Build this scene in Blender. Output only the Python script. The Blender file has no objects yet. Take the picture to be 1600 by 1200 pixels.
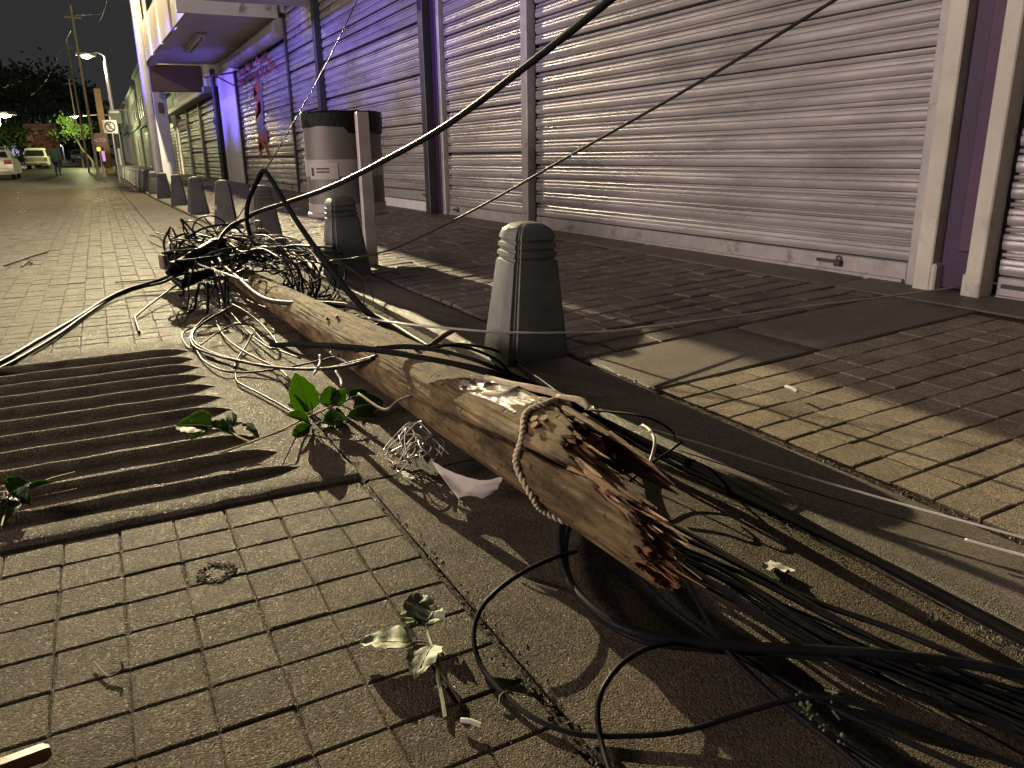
import bpy, bmesh, math, random
from mathutils import Vector, Matrix, noise
C = bpy.context.scene.collection
S = bpy.context.scene
random.seed(7)
R = math.radians
V3 = Vector

# ------------------------------------------------------------------ camera
cam = bpy.data.cameras.new('camera')
co = bpy.data.objects.new('camera', cam)
C.objects.link(co)
cam.sensor_fit = 'HORIZONTAL'
cam.sensor_width = 36.0
cam.lens = 27.0
cam.clip_start = 0.02
cam.clip_end = 600
co.matrix_world = Matrix(((0.886778, 0.146980, -0.438204, 0.000000), (-0.461892, 0.247434, -0.851723, 0.000000), (-0.016760, 0.957692, 0.287308, 0.850000), (0.000000, 0.000000, 0.000000, 1.000000)))
S.camera = co

# ------------------------------------------------------------------ night sky
w = bpy.data.worlds.new('World')
S.world = w
w.use_nodes = True
nt = w.node_tree
bg = nt.nodes['Background']
tc = nt.nodes.new('ShaderNodeTexCoord')
sky_noise = nt.nodes.new('ShaderNodeTexNoise')
sky_noise.inputs['Scale'].default_value = 2.2
sky_noise.inputs['Detail'].default_value = 5
nt.links.new(tc.outputs['Generated'], sky_noise.inputs['Vector'])
rp = nt.nodes.new('ShaderNodeValToRGB')
rp.color_ramp.elements[0].position = 0.3
rp.color_ramp.elements[0].color = (0.0255, 0.0260, 0.0262, 1)
rp.color_ramp.elements[1].position = 0.75
rp.color_ramp.elements[1].color = (0.0400, 0.0405, 0.0400, 1)
nt.links.new(sky_noise.outputs['Fac'], rp.inputs['Fac'])
nt.links.new(rp.outputs['Color'], bg.inputs['Color'])
bg.inputs['Strength'].default_value = 1.0

# ------------------------------------------------------------------ lights
def light(name, kind, loc, energy, color, target=None, **kw):
    d = bpy.data.lights.new(name, kind)
    d.energy = energy
    d.color = color
    for k, val in kw.items():
        setattr(d, k, val)
    o = bpy.data.objects.new(name, d)
    C.objects.link(o)
    o.location = loc
    if target is not None:
        o.rotation_euler = (V3(target) - V3(loc)).to_track_quat('-Z', 'Y').to_euler()
    return o

def batwing(o, shop_side_dim=0):
    """street lamp optics: more light towards the horizon than straight down, cut off near the horizontal"""
    d = o.data
    d.use_nodes = True
    t = d.node_tree
    N, L = t.nodes, t.links
    e = N['Emission']
    tcn = N.new('ShaderNodeTexCoord')
    sp = N.new('ShaderNodeSeparateXYZ')
    L.new(tcn.outputs['Normal'], sp.inputs[0])
    ab = N.new('ShaderNodeMath')
    ab.operation = 'ABSOLUTE'
    L.new(sp.outputs['Z'], ab.inputs[0])
    r = N.new('ShaderNodeValToRGB')
    r.color_ramp.elements[0].position = .03
    r.color_ramp.elements[0].color = (.35, .35, .35, 1)
    r.color_ramp.elements[1].position = 1
    r.color_ramp.elements[1].color = (.08, .08, .08, 1)
    for q, val in ((.14, .50), (.24, .75), (.285, 1.0), (.325, .98), (.36, .72), (.40, .50), (.47, .30), (.6, .16), (.8, .08)):
        el = r.color_ramp.elements.new(q)
        el.color = (val, val, val, 1)
    L.new(ab.outputs[0], r.inputs['Fac'])
    if shop_side_dim:
        sh = N.new('ShaderNodeMapRange')          # added dimming of the lamp's light towards the shop fronts
        sh.inputs['From Min'].default_value = .06
        sh.inputs['From Max'].default_value = .22
        sh.inputs['To Min'].default_value = 1
        sh.inputs['To Max'].default_value = .035
        mu = N.new('ShaderNodeMath')
        mu.operation = 'MULTIPLY'
        mu.inputs[1].default_value = shop_side_dim
        L.new(sp.outputs['X'], mu.inputs[0])
        L.new(mu.outputs[0], sh.inputs['Value'])
        m2 = N.new('ShaderNodeMath')
        m2.operation = 'MULTIPLY'
        L.new(r.outputs['Color'], m2.inputs[0])
        L.new(sh.outputs['Result'], m2.inputs[1])
        L.new(m2.outputs[0], e.inputs['Strength'])
    else:
        L.new(r.outputs['Color'], e.inputs['Strength'])
    return o

LAMP1 = V3((1.5, 21.2, 6.55))           # street lamp over the kerb, above the frame
batwing(light('street_lamp_light', 'POINT', LAMP1 - V3((0, 0, .16)), 49000, (1.0, .84, .51), shadow_soft_size=.05), 1)
LAMP2 = V3((0.38, 50, 6.25))
batwing(light('street_lamp_light', 'POINT', LAMP2 - V3((0, 0, .5)), 1900, (1.0, .80, .48), shadow_soft_size=.2))
LAMPL = V3((-4.5, 22.5, 7.1))          # lamp on the left pavement, outside the frame
batwing(light('street_lamp_light', 'POINT', LAMPL - V3((0, 0, .2)), 1900, (1.0, .84, .60), shadow_soft_size=.12))
LAMP3 = V3((-8.3, 108, 6.0))
batwing(light('street_lamp_light', 'POINT', LAMP3 - V3((0, 0, .5)), 4000, (1.0, .85, .6), shadow_soft_size=.2))
# soft fill added from across the street, no real source behind it
light('fill_light', 'AREA', (-9.5, 4.2, 2.5), 1380, (1.0, .81, .74), (3.75, 4.5, 1.4), shape='RECTANGLE', size=8.5, size_y=1.2)
# violet shop lighting across the street
for k in range(11):
    yy = 6.5 + 2.2 * k
    light('violet_sign_light', 'SPOT', (-6.0, yy, 4.9), (2000, 4500, 6600, 7600, 8000, 8000, 8000, 8500, 12000, 11000, 5000)[k], (.15, .10, 1.0), (3.75, yy + .6, 2.55),
          spot_size=R(17), spot_blend=1.0, shadow_soft_size=.05)

S.view_settings.view_transform = 'Standard'
S.view_settings.look = 'None'
S.view_settings.exposure = 0
S.view_settings.gamma = 1
S.view_settings.use_curve_mapping = False

# ------------------------------------------------------------------ materials
def new_mat(name):
    m = bpy.data.materials.new(name)
    m.use_nodes = True
    return m, m.node_tree, m.node_tree.nodes['Principled BSDF']

def mat(name, col, rough=.6, metal=0, var=.25, scale=6.0, bump=.0, bscale=60.0, bdist=.004, spec=.5, obj_var=0.0,
        stain=None, stain_scale=1.5, stain_lo=.5, stain_hi=.7, stretch=None, rvar=.0, coord='pos'):
    """two octaves of colour noise, optional stain colour, fine relief"""
    m, t, p = new_mat(name)
    N, L = t.nodes, t.links
    if coord == 'pos':
        src = N.new('ShaderNodeNewGeometry').outputs['Position']
    else:
        src = N.new('ShaderNodeTexCoord').outputs['Object']
    if stretch:
        mp = N.new('ShaderNodeMapping')
        mp.inputs['Scale'].default_value = stretch
        L.new(src, mp.inputs['Vector'])
        src = mp.outputs['Vector']
    n = N.new('ShaderNodeTexNoise')
    n.inputs['Scale'].default_value = scale
    n.inputs['Detail'].default_value = 8
    n.inputs['Roughness'].default_value = .65
    L.new(src, n.inputs['Vector'])
    r = N.new('ShaderNodeValToRGB')
    r.color_ramp.elements[0].position = .28
    r.color_ramp.elements[1].position = .74
    r.color_ramp.elements[0].color = tuple(c * (1 - var) for c in col) + (1,)
    r.color_ramp.elements[1].color = tuple(min(1, c * (1 + var)) for c in col) + (1,)
    L.new(n.outputs['Fac'], r.inputs['Fac'])
    out = r.outputs['Color']
    if stain:
        n2 = N.new('ShaderNodeTexNoise')
        n2.inputs['Scale'].default_value = stain_scale
        n2.inputs['Detail'].default_value = 6
        n2.inputs['Roughness'].default_value = .7
        L.new(src, n2.inputs['Vector'])
        r2 = N.new('ShaderNodeValToRGB')
        r2.color_ramp.elements[0].position = stain_lo
        r2.color_ramp.elements[1].position = stain_hi
        L.new(n2.outputs['Fac'], r2.inputs['Fac'])
        mx = N.new('ShaderNodeMix')
        mx.data_type = 'RGBA'
        L.new(r2.outputs['Color'], mx.inputs[0])
        L.new(out, mx.inputs[6])
        mx.inputs[7].default_value = tuple(stain) + (1,)
        out = mx.outputs[2]
    if obj_var:
        oi = N.new('ShaderNodeObjectInfo')
        mr = N.new('ShaderNodeMapRange')
        mr.inputs['To Min'].default_value = 1 - obj_var
        mr.inputs['To Max'].default_value = 1 + obj_var
        L.new(oi.outputs['Random'], mr.inputs['Value'])
        mm = N.new('ShaderNodeMix')
        mm.data_type = 'RGBA'
        mm.blend_type = 'MULTIPLY'
        mm.inputs[0].default_value = 1
        L.new(out, mm.inputs[6])
        L.new(mr.outputs['Result'], mm.inputs[7])
        out = mm.outputs[2]
    L.new(out, p.inputs['Base Color'])
    p.inputs['Roughness'].default_value = rough
    p.inputs['Metallic'].default_value = metal
    p.inputs['Specular IOR Level'].default_value = spec
    if rvar:
        mr = N.new('ShaderNodeMapRange')
        mr.inputs['From Min'].default_value = .3
        mr.inputs['From Max'].default_value = .7
        mr.inputs['To Min'].default_value = max(.05, rough - rvar)
        mr.inputs['To Max'].default_value = min(1, rough + rvar)
        L.new(n.outputs['Fac'], mr.inputs['Value'])
        L.new(mr.outputs['Result'], p.inputs['Roughness'])
    if bump:
        b1 = N.new('ShaderNodeTexNoise')
        b1.inputs['Scale'].default_value = bscale
        b1.inputs['Detail'].default_value = 7
        b1.inputs['Roughness'].default_value = .7
        L.new(src, b1.inputs['Vector'])
        b = N.new('ShaderNodeBump')
        b.inputs['Strength'].default_value = bump
        b.inputs['Distance'].default_value = bdist
        L.new(b1.outputs['Fac'], b.inputs['Height'])
        L.new(b.outputs['Normal'], p.inputs['Normal'])
    return m

def ground_mat(name, col, rough=.5, var=.3, grit=230.0, bump=.6, bdist=.006, obj_var=.0, stain=(.05, .045, .04), st=(.56, .72), spec=.5, ss=2.2, speck=.8):
    """weathered concrete: mottling, dark stains, coarse aggregate relief that glints under a low lamp"""
    m = mat(name, col, rough, 0, var, 9.0, 0, spec=spec, obj_var=obj_var, stain=stain, stain_scale=ss, stain_lo=st[0], stain_hi=st[1], rvar=.12)
    t = m.node_tree
    N, L = t.nodes, t.links
    p = N['Principled BSDF']
    src = N.new('ShaderNodeNewGeometry').outputs['Position']
    a = N.new('ShaderNodeTexNoise')
    a.inputs['Scale'].default_value = 125
    a.inputs['Detail'].default_value = 6
    a.inputs['Roughness'].default_value = .72
    L.new(src, a.inputs['Vector'])
    v = N.new('ShaderNodeTexVoronoi')
    v.inputs['Scale'].default_value = grit
    L.new(src, v.inputs['Vector'])
    sp = N.new('ShaderNodeMapRange')          # single light and dark grains of aggregate
    sp.inputs['To Min'].default_value = .30
    sp.inputs['To Max'].default_value = 1.7
    L.new(v.outputs['Color'], sp.inputs['Value'])
    old = p.inputs['Base Color'].links[0].from_socket
    mg = N.new('ShaderNodeMix')
    mg.data_type = 'RGBA'
    mg.blend_type = 'MULTIPLY'
    mg.inputs[0].default_value = speck
    L.new(old, mg.inputs[6])
    L.new(sp.outputs['Result'], mg.inputs[7])
    L.new(mg.outputs[2], p.inputs['Base Color'])
    rg = N.new('ShaderNodeMapRange')          # polished grains glint, the cement between stays dull
    rg.inputs['From Min'].default_value = .68
    rg.inputs['From Max'].default_value = .86
    rg.inputs['To Min'].default_value = rough
    rg.inputs['To Max'].default_value = max(.2, rough - .48)
    L.new(v.outputs['Color'], rg.inputs['Value'])
    L.new(rg.outputs['Result'], p.inputs['Roughness'])
    ma = N.new('ShaderNodeMath')
    ma.operation = 'MULTIPLY_ADD'
    L.new(v.outputs['Distance'], ma.inputs[0])
    ma.inputs[1].default_value = -.55
    L.new(a.outputs['Fac'], ma.inputs[2])
    b = N.new('ShaderNodeBump')
    b.inputs['Strength'].default_value = bump
    b.inputs['Distance'].default_value = bdist
    L.new(ma.outputs[0], b.inputs['Height'])
    L.new(b.outputs['Normal'], p.inputs['Normal'])
    return m

def emit(name, col, s):
    m, t, p = new_mat(name)
    p.inputs['Base Color'].default_value = (0, 0, 0, 1)
    p.inputs['Emission Color'].default_value = tuple(col) + (1,)
    p.inputs['Emission Strength'].default_value = s
    return m

M = {}
M['paver'] = ground_mat('paver_concrete', (.069, .0535, .034), .74, .42, 270, .9, .006, obj_var=.17, spec=.12)
M['joint'] = ground_mat('joint_dirt', (.046, .037, .026), .95, .4, 260, .8, .006, stain=(.03, .028, .02), spec=.15)
M['gutter'] = ground_mat('gutter_concrete', (.082, .065, .046), .8, .34, 260, .9, .006, stain=(.038, .031, .025), st=(.5, .75), spec=.1)
M['ridge'] = ground_mat('ridge_concrete', (.150, .130, .094), .8, .3, 240, .8, .006, stain=(.055, .046, .036), spec=.1, ss=5)
M['kerb'] = ground_mat('kerb_concrete', (.125, .106, .088), .75, .22, 320, .45, .004, stain=(.12, .10, .08), st=(.5, .8), spec=.2)
M['flag'] = ground_mat('flagstone', (.125, .103, .086), .62, .3, 220, .7, .006, obj_var=.17, stain=(.055, .046, .038), spec=.15)
M['tile'] = ground_mat('ramp_tile', (.20, .165, .122), .8, .26, 240, .6, .005, obj_var=.12, stain=(.095, .078, .058), spec=.15)
M['far_road'] = ground_mat('far_paving', (.085, .072, .055), .8, .3, 60, .5, .01, spec=.12)
M['slat'] = mat('galvanised_slat', (.45, .425, .42), .31, .45, .22, 3.0, .35, 120, .002, spec=.5, stain=(.30, .27, .26), stain_scale=2.6, stain_lo=.5, stain_hi=.78, stretch=(1, .35, 2.2), rvar=.1)
M['slat_dim'] = mat('old_slat', (.40, .35, .35), .45, .2, .2, 3.0, .3, 90, .003, stain=(.24, .20, .20), stretch=(1, .35, 2.2))
M['rail'] = mat('steel_rail', (.34, .32, .31), .5, .3, .2, 8, .3, 60, .002, stain=(.16, .12, .1), stain_lo=.58, stain_hi=.7, stain_scale=7)
M['dark_steel'] = mat('dark_steel', (.045, .042, .048), .5, .3, .3, 9, .3, 70, .002)
M['cream_frame'] = mat('cream_frame', (.48, .45, .38), .6, 0, .15, 6, .3, 90, .002, stain=(.26, .22, .17), stain_lo=.56, stain_hi=.74, stain_scale=4)
M['violet_paint'] = mat('violet_paint', (.030, .008, .045), .55, 0, .22, 5, .35, 40, .004, stain=(.018, .007, .024), stain_lo=.5, stain_hi=.75)
M['violet_light'] = mat('violet_worn_paint', (.070, .034, .075), .7, 0, .2, 6, .4, 60, .004, stain=(.05, .025, .05))
M['wall'] = mat('plaster_wall', (.42, .38, .36), .8, 0, .14, 2.5, .4, 50, .004, stain=(.25, .22, .2), stain_lo=.55, stain_hi=.8)
M['white_wall'] = mat('white_wall_panel', (.62, .60, .60), .7, 0, .1, 2.0, .3, 50, .003, stain=(.42, .40, .41), stain_lo=.52, stain_hi=.75, stretch=(1, 2.2, .35))
M['soffit'] = mat('soffit_plaster', (.50, .50, .50), .85, 0, .14, 1.4, .4, 30, .004, stain=(.22, .21, .21), stain_lo=.60, stain_hi=.66, stain_scale=1.6)
M['fascia'] = mat('fascia_panel', (.50, .45, .38), .55, .1, .2, 2.2, .25, 40, .003, stain=(.32, .26, .2), stain_lo=.48, stain_hi=.75, stretch=(1, 2, .6))
M['board'] = mat('brown_sign_board', (.13, .085, .075), .6, 0, .12, 2, .2, 30, .002)
M['bollard'] = ground_mat('bollard_concrete', (.108, .112, .108), .7, .28, 260, .4, .002, speck=.35, stain=(.10, .105, .095), st=(.60, .72), spec=.35, ss=7)
M['bin_mesh'] = mat('perforated_bin', (.11, .10, .092), .55, .2, .14, 9, 0)
M['bin_band'] = mat('bin_band', (.27, .24, .225), .55, .1, .16, 9, .2, 60, .002, stain=(.2, .17, .15), stain_lo=.55, stain_hi=.75, stain_scale=9)
M['bin_post'] = mat('bin_post', (.42, .38, .365), .5, .1, .12, 6, .2, 60, .002)
M['bag'] = mat('black_bag', (.006, .008, .007), .5, 0, .3, 12, .8, 28, .012, spec=.15)
M['bin_sticker'] = mat('faded_bin_sticker', (.34, .31, .285), .6, 0, .2, 30, 0, stain=(.2, .18, .16), stain_scale=30, stain_lo=.5, stain_hi=.7)
M['sticker'] = mat('worn_sticker', (.52, .49, .44), .6, 0, .12, 30, 0)
M['ink'] = mat('ink', (.03, .03, .028), .7, 0, .2, 60, 0)
M['cable'] = mat('black_cable', (.009, .009, .010), .42, 0, .3, 30, .2, 200, .0008, spec=.05)
M['grey_wire'] = mat('grey_wire', (.20, .19, .17), .5, .2, .2, 40, 0)
M['cable_matt'] = mat('matt_black_cable', (.010, .010, .010), .7, 0, .3, 30, .2, 200, .0008, spec=.0)
M['cable_dusty'] = mat('dusty_cable', (.024, .022, .021), .5, 0, .3, 30, .2, 200, .0008, spec=.08)
M['wire'] = mat('steel_wire', (.42, .40, .37), .42, .55, .2, 60, 0)
M['white_wire'] = mat('white_wire', (.62, .58, .50), .5, 0, .15, 40, 0)
M['rope'] = mat('cotton_rope', (.46, .39, .27), .9, 0, .25, 70, .9, 420, .003)
M['leaf'] = mat('green_leaf', (.045, .095, .014), .5, 0, .4, 55, .35, 90, .002)
M['leaf_dark'] = mat('dark_leaf', (.022, .055, .010), .42, 0, .25, 30, .35, 90, .002)
M['leaf_dry'] = mat('wilted_leaf', (.125, .142, .07), .6, 0, .25, 35, .5, 90, .003)
for k in ('leaf', 'leaf_dark'):
    M[k].node_tree.nodes['Principled BSDF'].inputs['Specular IOR Level'].default_value = .15
for k, tcol in (('leaf', (.15, .26, .03)), ('leaf_dark', (.05, .11, .018))):
    t = M[k].node_tree
    p = t.nodes['Principled BSDF']
    tr = t.nodes.new('ShaderNodeBsdfTranslucent')
    tr.inputs['Color'].default_value = tcol + (1,)
    mx = t.nodes.new('ShaderNodeMixShader')
    mx.inputs[0].default_value = .68
    t.links.new(p.outputs[0], mx.inputs[1])
    t.links.new(tr.outputs[0], mx.inputs[2])
    t.links.new(mx.outputs[0], t.nodes['Material Output'].inputs['Surface'])
M['stem'] = mat('leaf_stem', (.24, .20, .10), .7, 0, .25, 40, 0)
M['twig'] = mat('dry_twig', (.10, .075, .05), .8, 0, .3, 40, .4, 200, .001)
M['card'] = mat('dirty_card', (.58, .52, .48), .8, 0, .12, 18, .3, 80, .002, stain=(.36, .31, .24), stain_lo=.5, stain_hi=.7)
M['paper'] = mat('dirty_paper', (.42, .40, .35), .8, 0, .12, 40, .3, 120, .002)
M['grey'] = mat('grey_paint', (.30, .30, .30), .5, .2, .12, 4, 0)
M['lamp_pole'] = mat('lamp_pole_paint', (.33, .33, .35), .45, .3, .16, 4, .2, 40, .002)
M['rust'] = mat('rusty_iron', (.14, .07, .04), .8, .1, .35, 20, .5, 90, .003)
M['stick'] = mat('brown_stick', (.20, .085, .04), .5, 0, .25, 12, .4, 90, .002, stretch=(1, 1, 1))
M['film'] = mat('clear_film', (.40, .36, .34), .2, 0, .2, 40, .8, 90, .006, spec=.7)
M['film'].node_tree.nodes['Principled BSDF'].inputs['Alpha'].default_value = .42
M['bark'] = mat('tree_bark', (.13, .105, .08), .9, 0, .3, 8, .8, 14, .03)
M['crown'] = mat('tree_foliage', (.055, .095, .022), .6, 0, .35, 1.2, 0)
M['crown_dark'] = mat('dark_foliage', (.030, .045, .022), .7, 0, .35, 1.0, 0)

def wood_mat():
    """old timber: grey-ochre weathered surface, dark checks along the grain, dirt patches and worm holes"""
    m = mat('weathered_timber', (.118, .082, .040), .85, 0, .55, 7.0, 0, stretch=(4, 1.3, 4), stain=(.028, .020, .012), stain_scale=3.2, stain_lo=.46, stain_hi=.66, coord='obj', spec=.12)
    t = m.node_tree
    N, L = t.nodes, t.links
    p = N['Principled BSDF']
    tcn = N.new('ShaderNodeTexCoord')
    mp = N.new('ShaderNodeMapping')
    mp.inputs['Scale'].default_value = (60, 5, 60)
    L.new(tcn.outputs['Object'], mp.inputs['Vector'])
    a = N.new('ShaderNodeTexNoise')
    a.inputs['Scale'].default_value = 1.0
    a.inputs['Detail'].default_value = 8
    L.new(mp.outputs['Vector'], a.inputs['Vector'])
    vo = N.new('ShaderNodeTexVoronoi')
    vo.inputs['Scale'].default_value = 24
    L.new(tcn.outputs['Object'], vo.inputs['Vector'])
    rr = N.new('ShaderNodeValToRGB')
    rr.color_ramp.elements[0].position = .09
    rr.color_ramp.elements[0].color = (0, 0, 0, 1)
    rr.color_ramp.elements[1].position = .19
    rr.color_ramp.elements[1].color = (1, 1, 1, 1)
    L.new(vo.outputs['Distance'], rr.inputs['Fac'])
    old = p.inputs['Base Color'].links[0].from_socket
    mx = N.new('ShaderNodeMix')
    mx.data_type = 'RGBA'
    L.new(rr.outputs['Color'], mx.inputs[0])
    mx.inputs[6].default_value = (.045, .03, .018, 1)
    L.new(old, mx.inputs[7])
    L.new(mx.outputs[2], p.inputs['Base Color'])
    ma = N.new('ShaderNodeMath')
    ma.operation = 'MULTIPLY_ADD'
    L.new(rr.outputs['Color'], ma.inputs[0])
    ma.inputs[1].default_value = .25
    L.new(a.outputs['Fac'], ma.inputs[2])
    b = N.new('ShaderNodeBump')
    b.inputs['Strength'].default_value = .8
    b.inputs['Distance'].default_value = .020
    L.new(ma.outputs[0], b.inputs['Height'])
    L.new(b.outputs['Normal'], p.inputs['Normal'])
    return m
M['wood'] = wood_mat()
M['rot'] = mat('rotten_heartwood', (.31, .145, .062), .85, 0, .45, 16, 1.0, 34, .02, stretch=(5, .9, 5), stain=(.19, .078, .036), stain_scale=7, stain_lo=.48, stain_hi=.62, coord='obj')
M['splinter'] = mat('fresh_splinter', (.34, .225, .11), .75, 0, .35, 14, .9, 40, .012, stretch=(6, 1, 6), stain=(.22, .10, .045), stain_scale=5, stain_lo=.5, stain_hi=.68, coord='obj')

# ------------------------------------------------------------------ mesh helpers
class MB:
    def __init__(self):
        self.v, self.f, self.m = [], [], []
    def add(self, vs, fs, mi=0):
        k = len(self.v)
        self.v += [tuple(p) for p in vs]
        self.f += [tuple(i + k for i in q) for q in fs]
        self.m += [mi] * len(fs)
        return self
    def box(self, c, s, rz=0, mi=0, taper=1.0, mat4=None):
        x, y, z = s[0] / 2, s[1] / 2, s[2] / 2
        vs = [V3((sx * x * (taper if sz > 0 else 1), sy * y * (taper if sz > 0 else 1), sz * z)) for sz in (-1, 1) for sx, sy in ((-1, -1), (1, -1), (1, 1), (-1, 1))]
        if mat4 is not None:
            vs = [mat4 @ p for p in vs]
        ro = Matrix.Rotation(rz, 3, 'Z')
        vs = [ro @ p + V3(c) for p in vs]
        return self.add(vs, [(3, 2, 1, 0), (4, 5, 6, 7), (0, 1, 5, 4), (1, 2, 6, 5), (2, 3, 7, 6), (3, 0, 4, 7)], mi)
    def bbox(self, c, s, b=.006, mi=0, rz=0):
        """box with chamfered edges"""
        bm = bmesh.new()
        bmesh.ops.create_cube(bm, size=1)
        for q in bm.verts:
            q.co = V3((q.co.x * s[0], q.co.y * s[1], q.co.z * s[2]))
        bmesh.ops.bevel(bm, geom=bm.edges[:], offset=b, segments=1, affect='EDGES')
        ro = Matrix.Rotation(rz, 3, 'Z')
        bm.verts.index_update()
        vs = [ro @ q.co + V3(c) for q in bm.verts]
        fs = [[q.index for q in f.verts] for f in bm.faces]
        bm.free()
        return self.add(vs, fs, mi)
    def tube(self, pts, r, n=8, mi=0, cap=True, rf=None):
        pts = [V3(p) for p in pts]
        k = len(pts)
        if k < 2:
            return self
        tang = [(pts[min(i + 1, k - 1)] - pts[max(i - 1, 0)]).normalized() for i in range(k)]
        u = tang[0].orthogonal().normalized()
        rings = []
        for i in range(k):
            t = tang[i]
            u = (u - t * u.dot(t))
            u = u.normalized() if u.length > 1e-6 else t.orthogonal().normalized()
            b = t.cross(u)
            ri = rf(i / (k - 1)) if rf else (r if not isinstance(r, (list, tuple)) else r[i])
            rings.append([pts[i] + (u * math.cos(2 * math.pi * j / n) + b * math.sin(2 * math.pi * j / n)) * ri for j in range(n)])
        vs = [p for rg in rings for p in rg]
        fs = [(i * n + j, i * n + (j + 1) % n, (i + 1) * n + (j + 1) % n, (i + 1) * n + j) for i in range(k - 1) for j in range(n)]
        if cap:
            fs += [tuple(range(n))[::-1], tuple((k - 1) * n + j for j in range(n))]
        return self.add(vs, fs, mi)
    def lathe(self, prof, n=16, c=(0, 0, 0), sx=1, sy=1, mi=0):
        vs = [V3(c) + V3((r * sx * math.cos(2 * math.pi * j / n), r * sy * math.sin(2 * math.pi * j / n), z)) for r, z in prof for j in range(n)]
        k = len(prof)
        fs = [(i * n + j, i * n + (j + 1) % n, (i + 1) * n + (j + 1) % n, (i + 1) * n + j) for i in range(k - 1) for j in range(n)]
        fs += [tuple(range(n))[::-1], tuple((k - 1) * n + j for j in range(n))]
        return self.add(vs, fs, mi)
    def prism(self, poly, axis, a, b, mi=0):
        """extrude polygon of 2D points along axis ('x','y','z') from a to b"""
        def P(p, t):
            return {'x': (t, p[0], p[1]), 'y': (p[0], t, p[1]), 'z': (p[0], p[1], t)}[axis]
        n = len(poly)
        vs = [P(p, a) for p in poly] + [P(p, b) for p in poly]
        fs = [tuple(range(n))[::-1], tuple(range(n, 2 * n))] + [(i, (i + 1) % n, n + (i + 1) % n, n + i) for i in range(n)]
        return self.add(vs, fs, mi)
    def build(self, name, m, parent=None, smooth=False, loc=None, up=False):
        me = bpy.data.meshes.new(name)
        me.from_pydata(self.v, [], self.f)
        ms = m if isinstance(m, (list, tuple)) else [m]
        for q in ms:
            me.materials.append(q)
        if len(ms) > 1:
            me.polygons.foreach_set('material_index', self.m)
        bm = bmesh.new()
        bm.from_mesh(me)
        bmesh.ops.recalc_face_normals(bm, faces=bm.faces[:])
        if up and sum(f.normal.z * f.calc_area() for f in bm.faces) < 0:
            bmesh.ops.reverse_faces(bm, faces=bm.faces[:])
        bm.to_mesh(me)
        bm.free()
        if smooth:
            me.polygons.foreach_set('use_smooth', [True] * len(me.polygons))
            if smooth != 'all':
                me.set_sharp_from_angle(angle=R(smooth if smooth is not True else 40))
        me.update()
        o = bpy.data.objects.new(name, me)
        C.objects.link(o)
        if loc is not None:
            o.location = loc
        adopt(o, parent)
        return o

def adopt(o, parent):
    """parent o, whose coordinates are world coordinates, to a thing"""
    if parent is None:
        return o
    o.parent = parent
    b, l = parent, V3((0, 0, 0))
    while b is not None:
        l += b.location if b.parent is None else V3((0, 0, 0))
        b = b.parent
    if parent.rotation_euler.z == 0:
        o.matrix_parent_inverse = Matrix.Translation(-l) if parent.parent is None else Matrix.Identity(4)
    return o

def tag(o, label=None, cat=None, group=None, kind=None):
    for k, val in (('label', label), ('category', cat), ('group', group), ('kind', kind)):
        if val:
            o[k] = val
    return o

def thing(name, label, cat, loc=(0, 0, 0), group=None):
    o = bpy.data.objects.new(name, None)
    o.empty_display_size = .1
    C.objects.link(o)
    o.location = loc
    return tag(o, label, cat, group)

def copy_tree(o, parent=None):
    c = o.copy()
    C.objects.link(c)
    c.parent = parent
    for ch in list(o.children):
        copy_tree(ch, c)
    return c

def spline(pts, seg=8):
    """Catmull-Rom through the points"""
    P = [V3(p) for p in pts]
    P = [P[0] * 2 - P[1]] + P + [P[-1] * 2 - P[-2]]
    out = []
    for i in range(1, len(P) - 2):
        a, b, c, d = P[i - 1:i + 3]
        for k in range(seg):
            t = k / seg
            out.append(.5 * ((2 * b) + (c - a) * t + (2 * a - 5 * b + 4 * c - d) * t * t + (3 * b - a - 3 * c + d) * t ** 3))
    out.append(P[-2])
    return out

def text_mesh(body, size, m, parent, mat4, name='lettering', ext=.004, sx=1.0):
    cu = bpy.data.curves.new('lettering', 'FONT')
    cu.body = body
    cu.size = size
    cu.extrude = ext
    cu.align_x = 'CENTER'
    cu.align_y = 'CENTER'
    tmp = bpy.data.objects.new('tmp', cu)
    C.objects.link(tmp)
    dg = bpy.context.evaluated_depsgraph_get()
    me = bpy.data.meshes.new_from_object(tmp.evaluated_get(dg))
    bpy.data.objects.remove(tmp)
    me.transform(mat4 @ Matrix.Diagonal((sx, 1, 1, 1)))
    me.materials.clear()
    me.materials.append(m)
    o = bpy.data.objects.new(name, me)
    C.objects.link(o)
    adopt(o, parent)
    return o

def gz(y):
    """the street climbs gently beyond 50 m"""
    return 0.0 if y < 50 else .0065 * (y - 50) + .00003 * (y - 50) ** 2

KX, SX, FX = 1.33, 1.62, 3.75            # kerb edge, start of the paved sidewalk, shop fronts
def sz(x):
    return .055 + (x - SX) * .047

def kshift(y):
    """the kerb line drifts towards the road farther down the street"""
    return -.021 * min(max(y - 6.5, 0), 14)
def kwarp(x, y):
    w = min(max((x - .6) / .5, 0), 1) * min(max((3.3 - x) / 1.4, 0), 1)
    return x + kshift(y) * w

# ================================================================== THE GROUND
def strip(mb, xs_z, ys, mi=0):
    """sheet over cross section points (x, z) and stations y"""
    k = len(xs_z)
    vs = [(kwarp(x, y), y, z + gz(y)) for y in ys for x, z in xs_z]
    fs = [(i * k + j, i * k + j + 1, (i + 1) * k + j + 1, (i + 1) * k + j) for i in range(len(ys) - 1) for j in range(k - 1)]
    return mb.add(vs, fs, mi)

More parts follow.
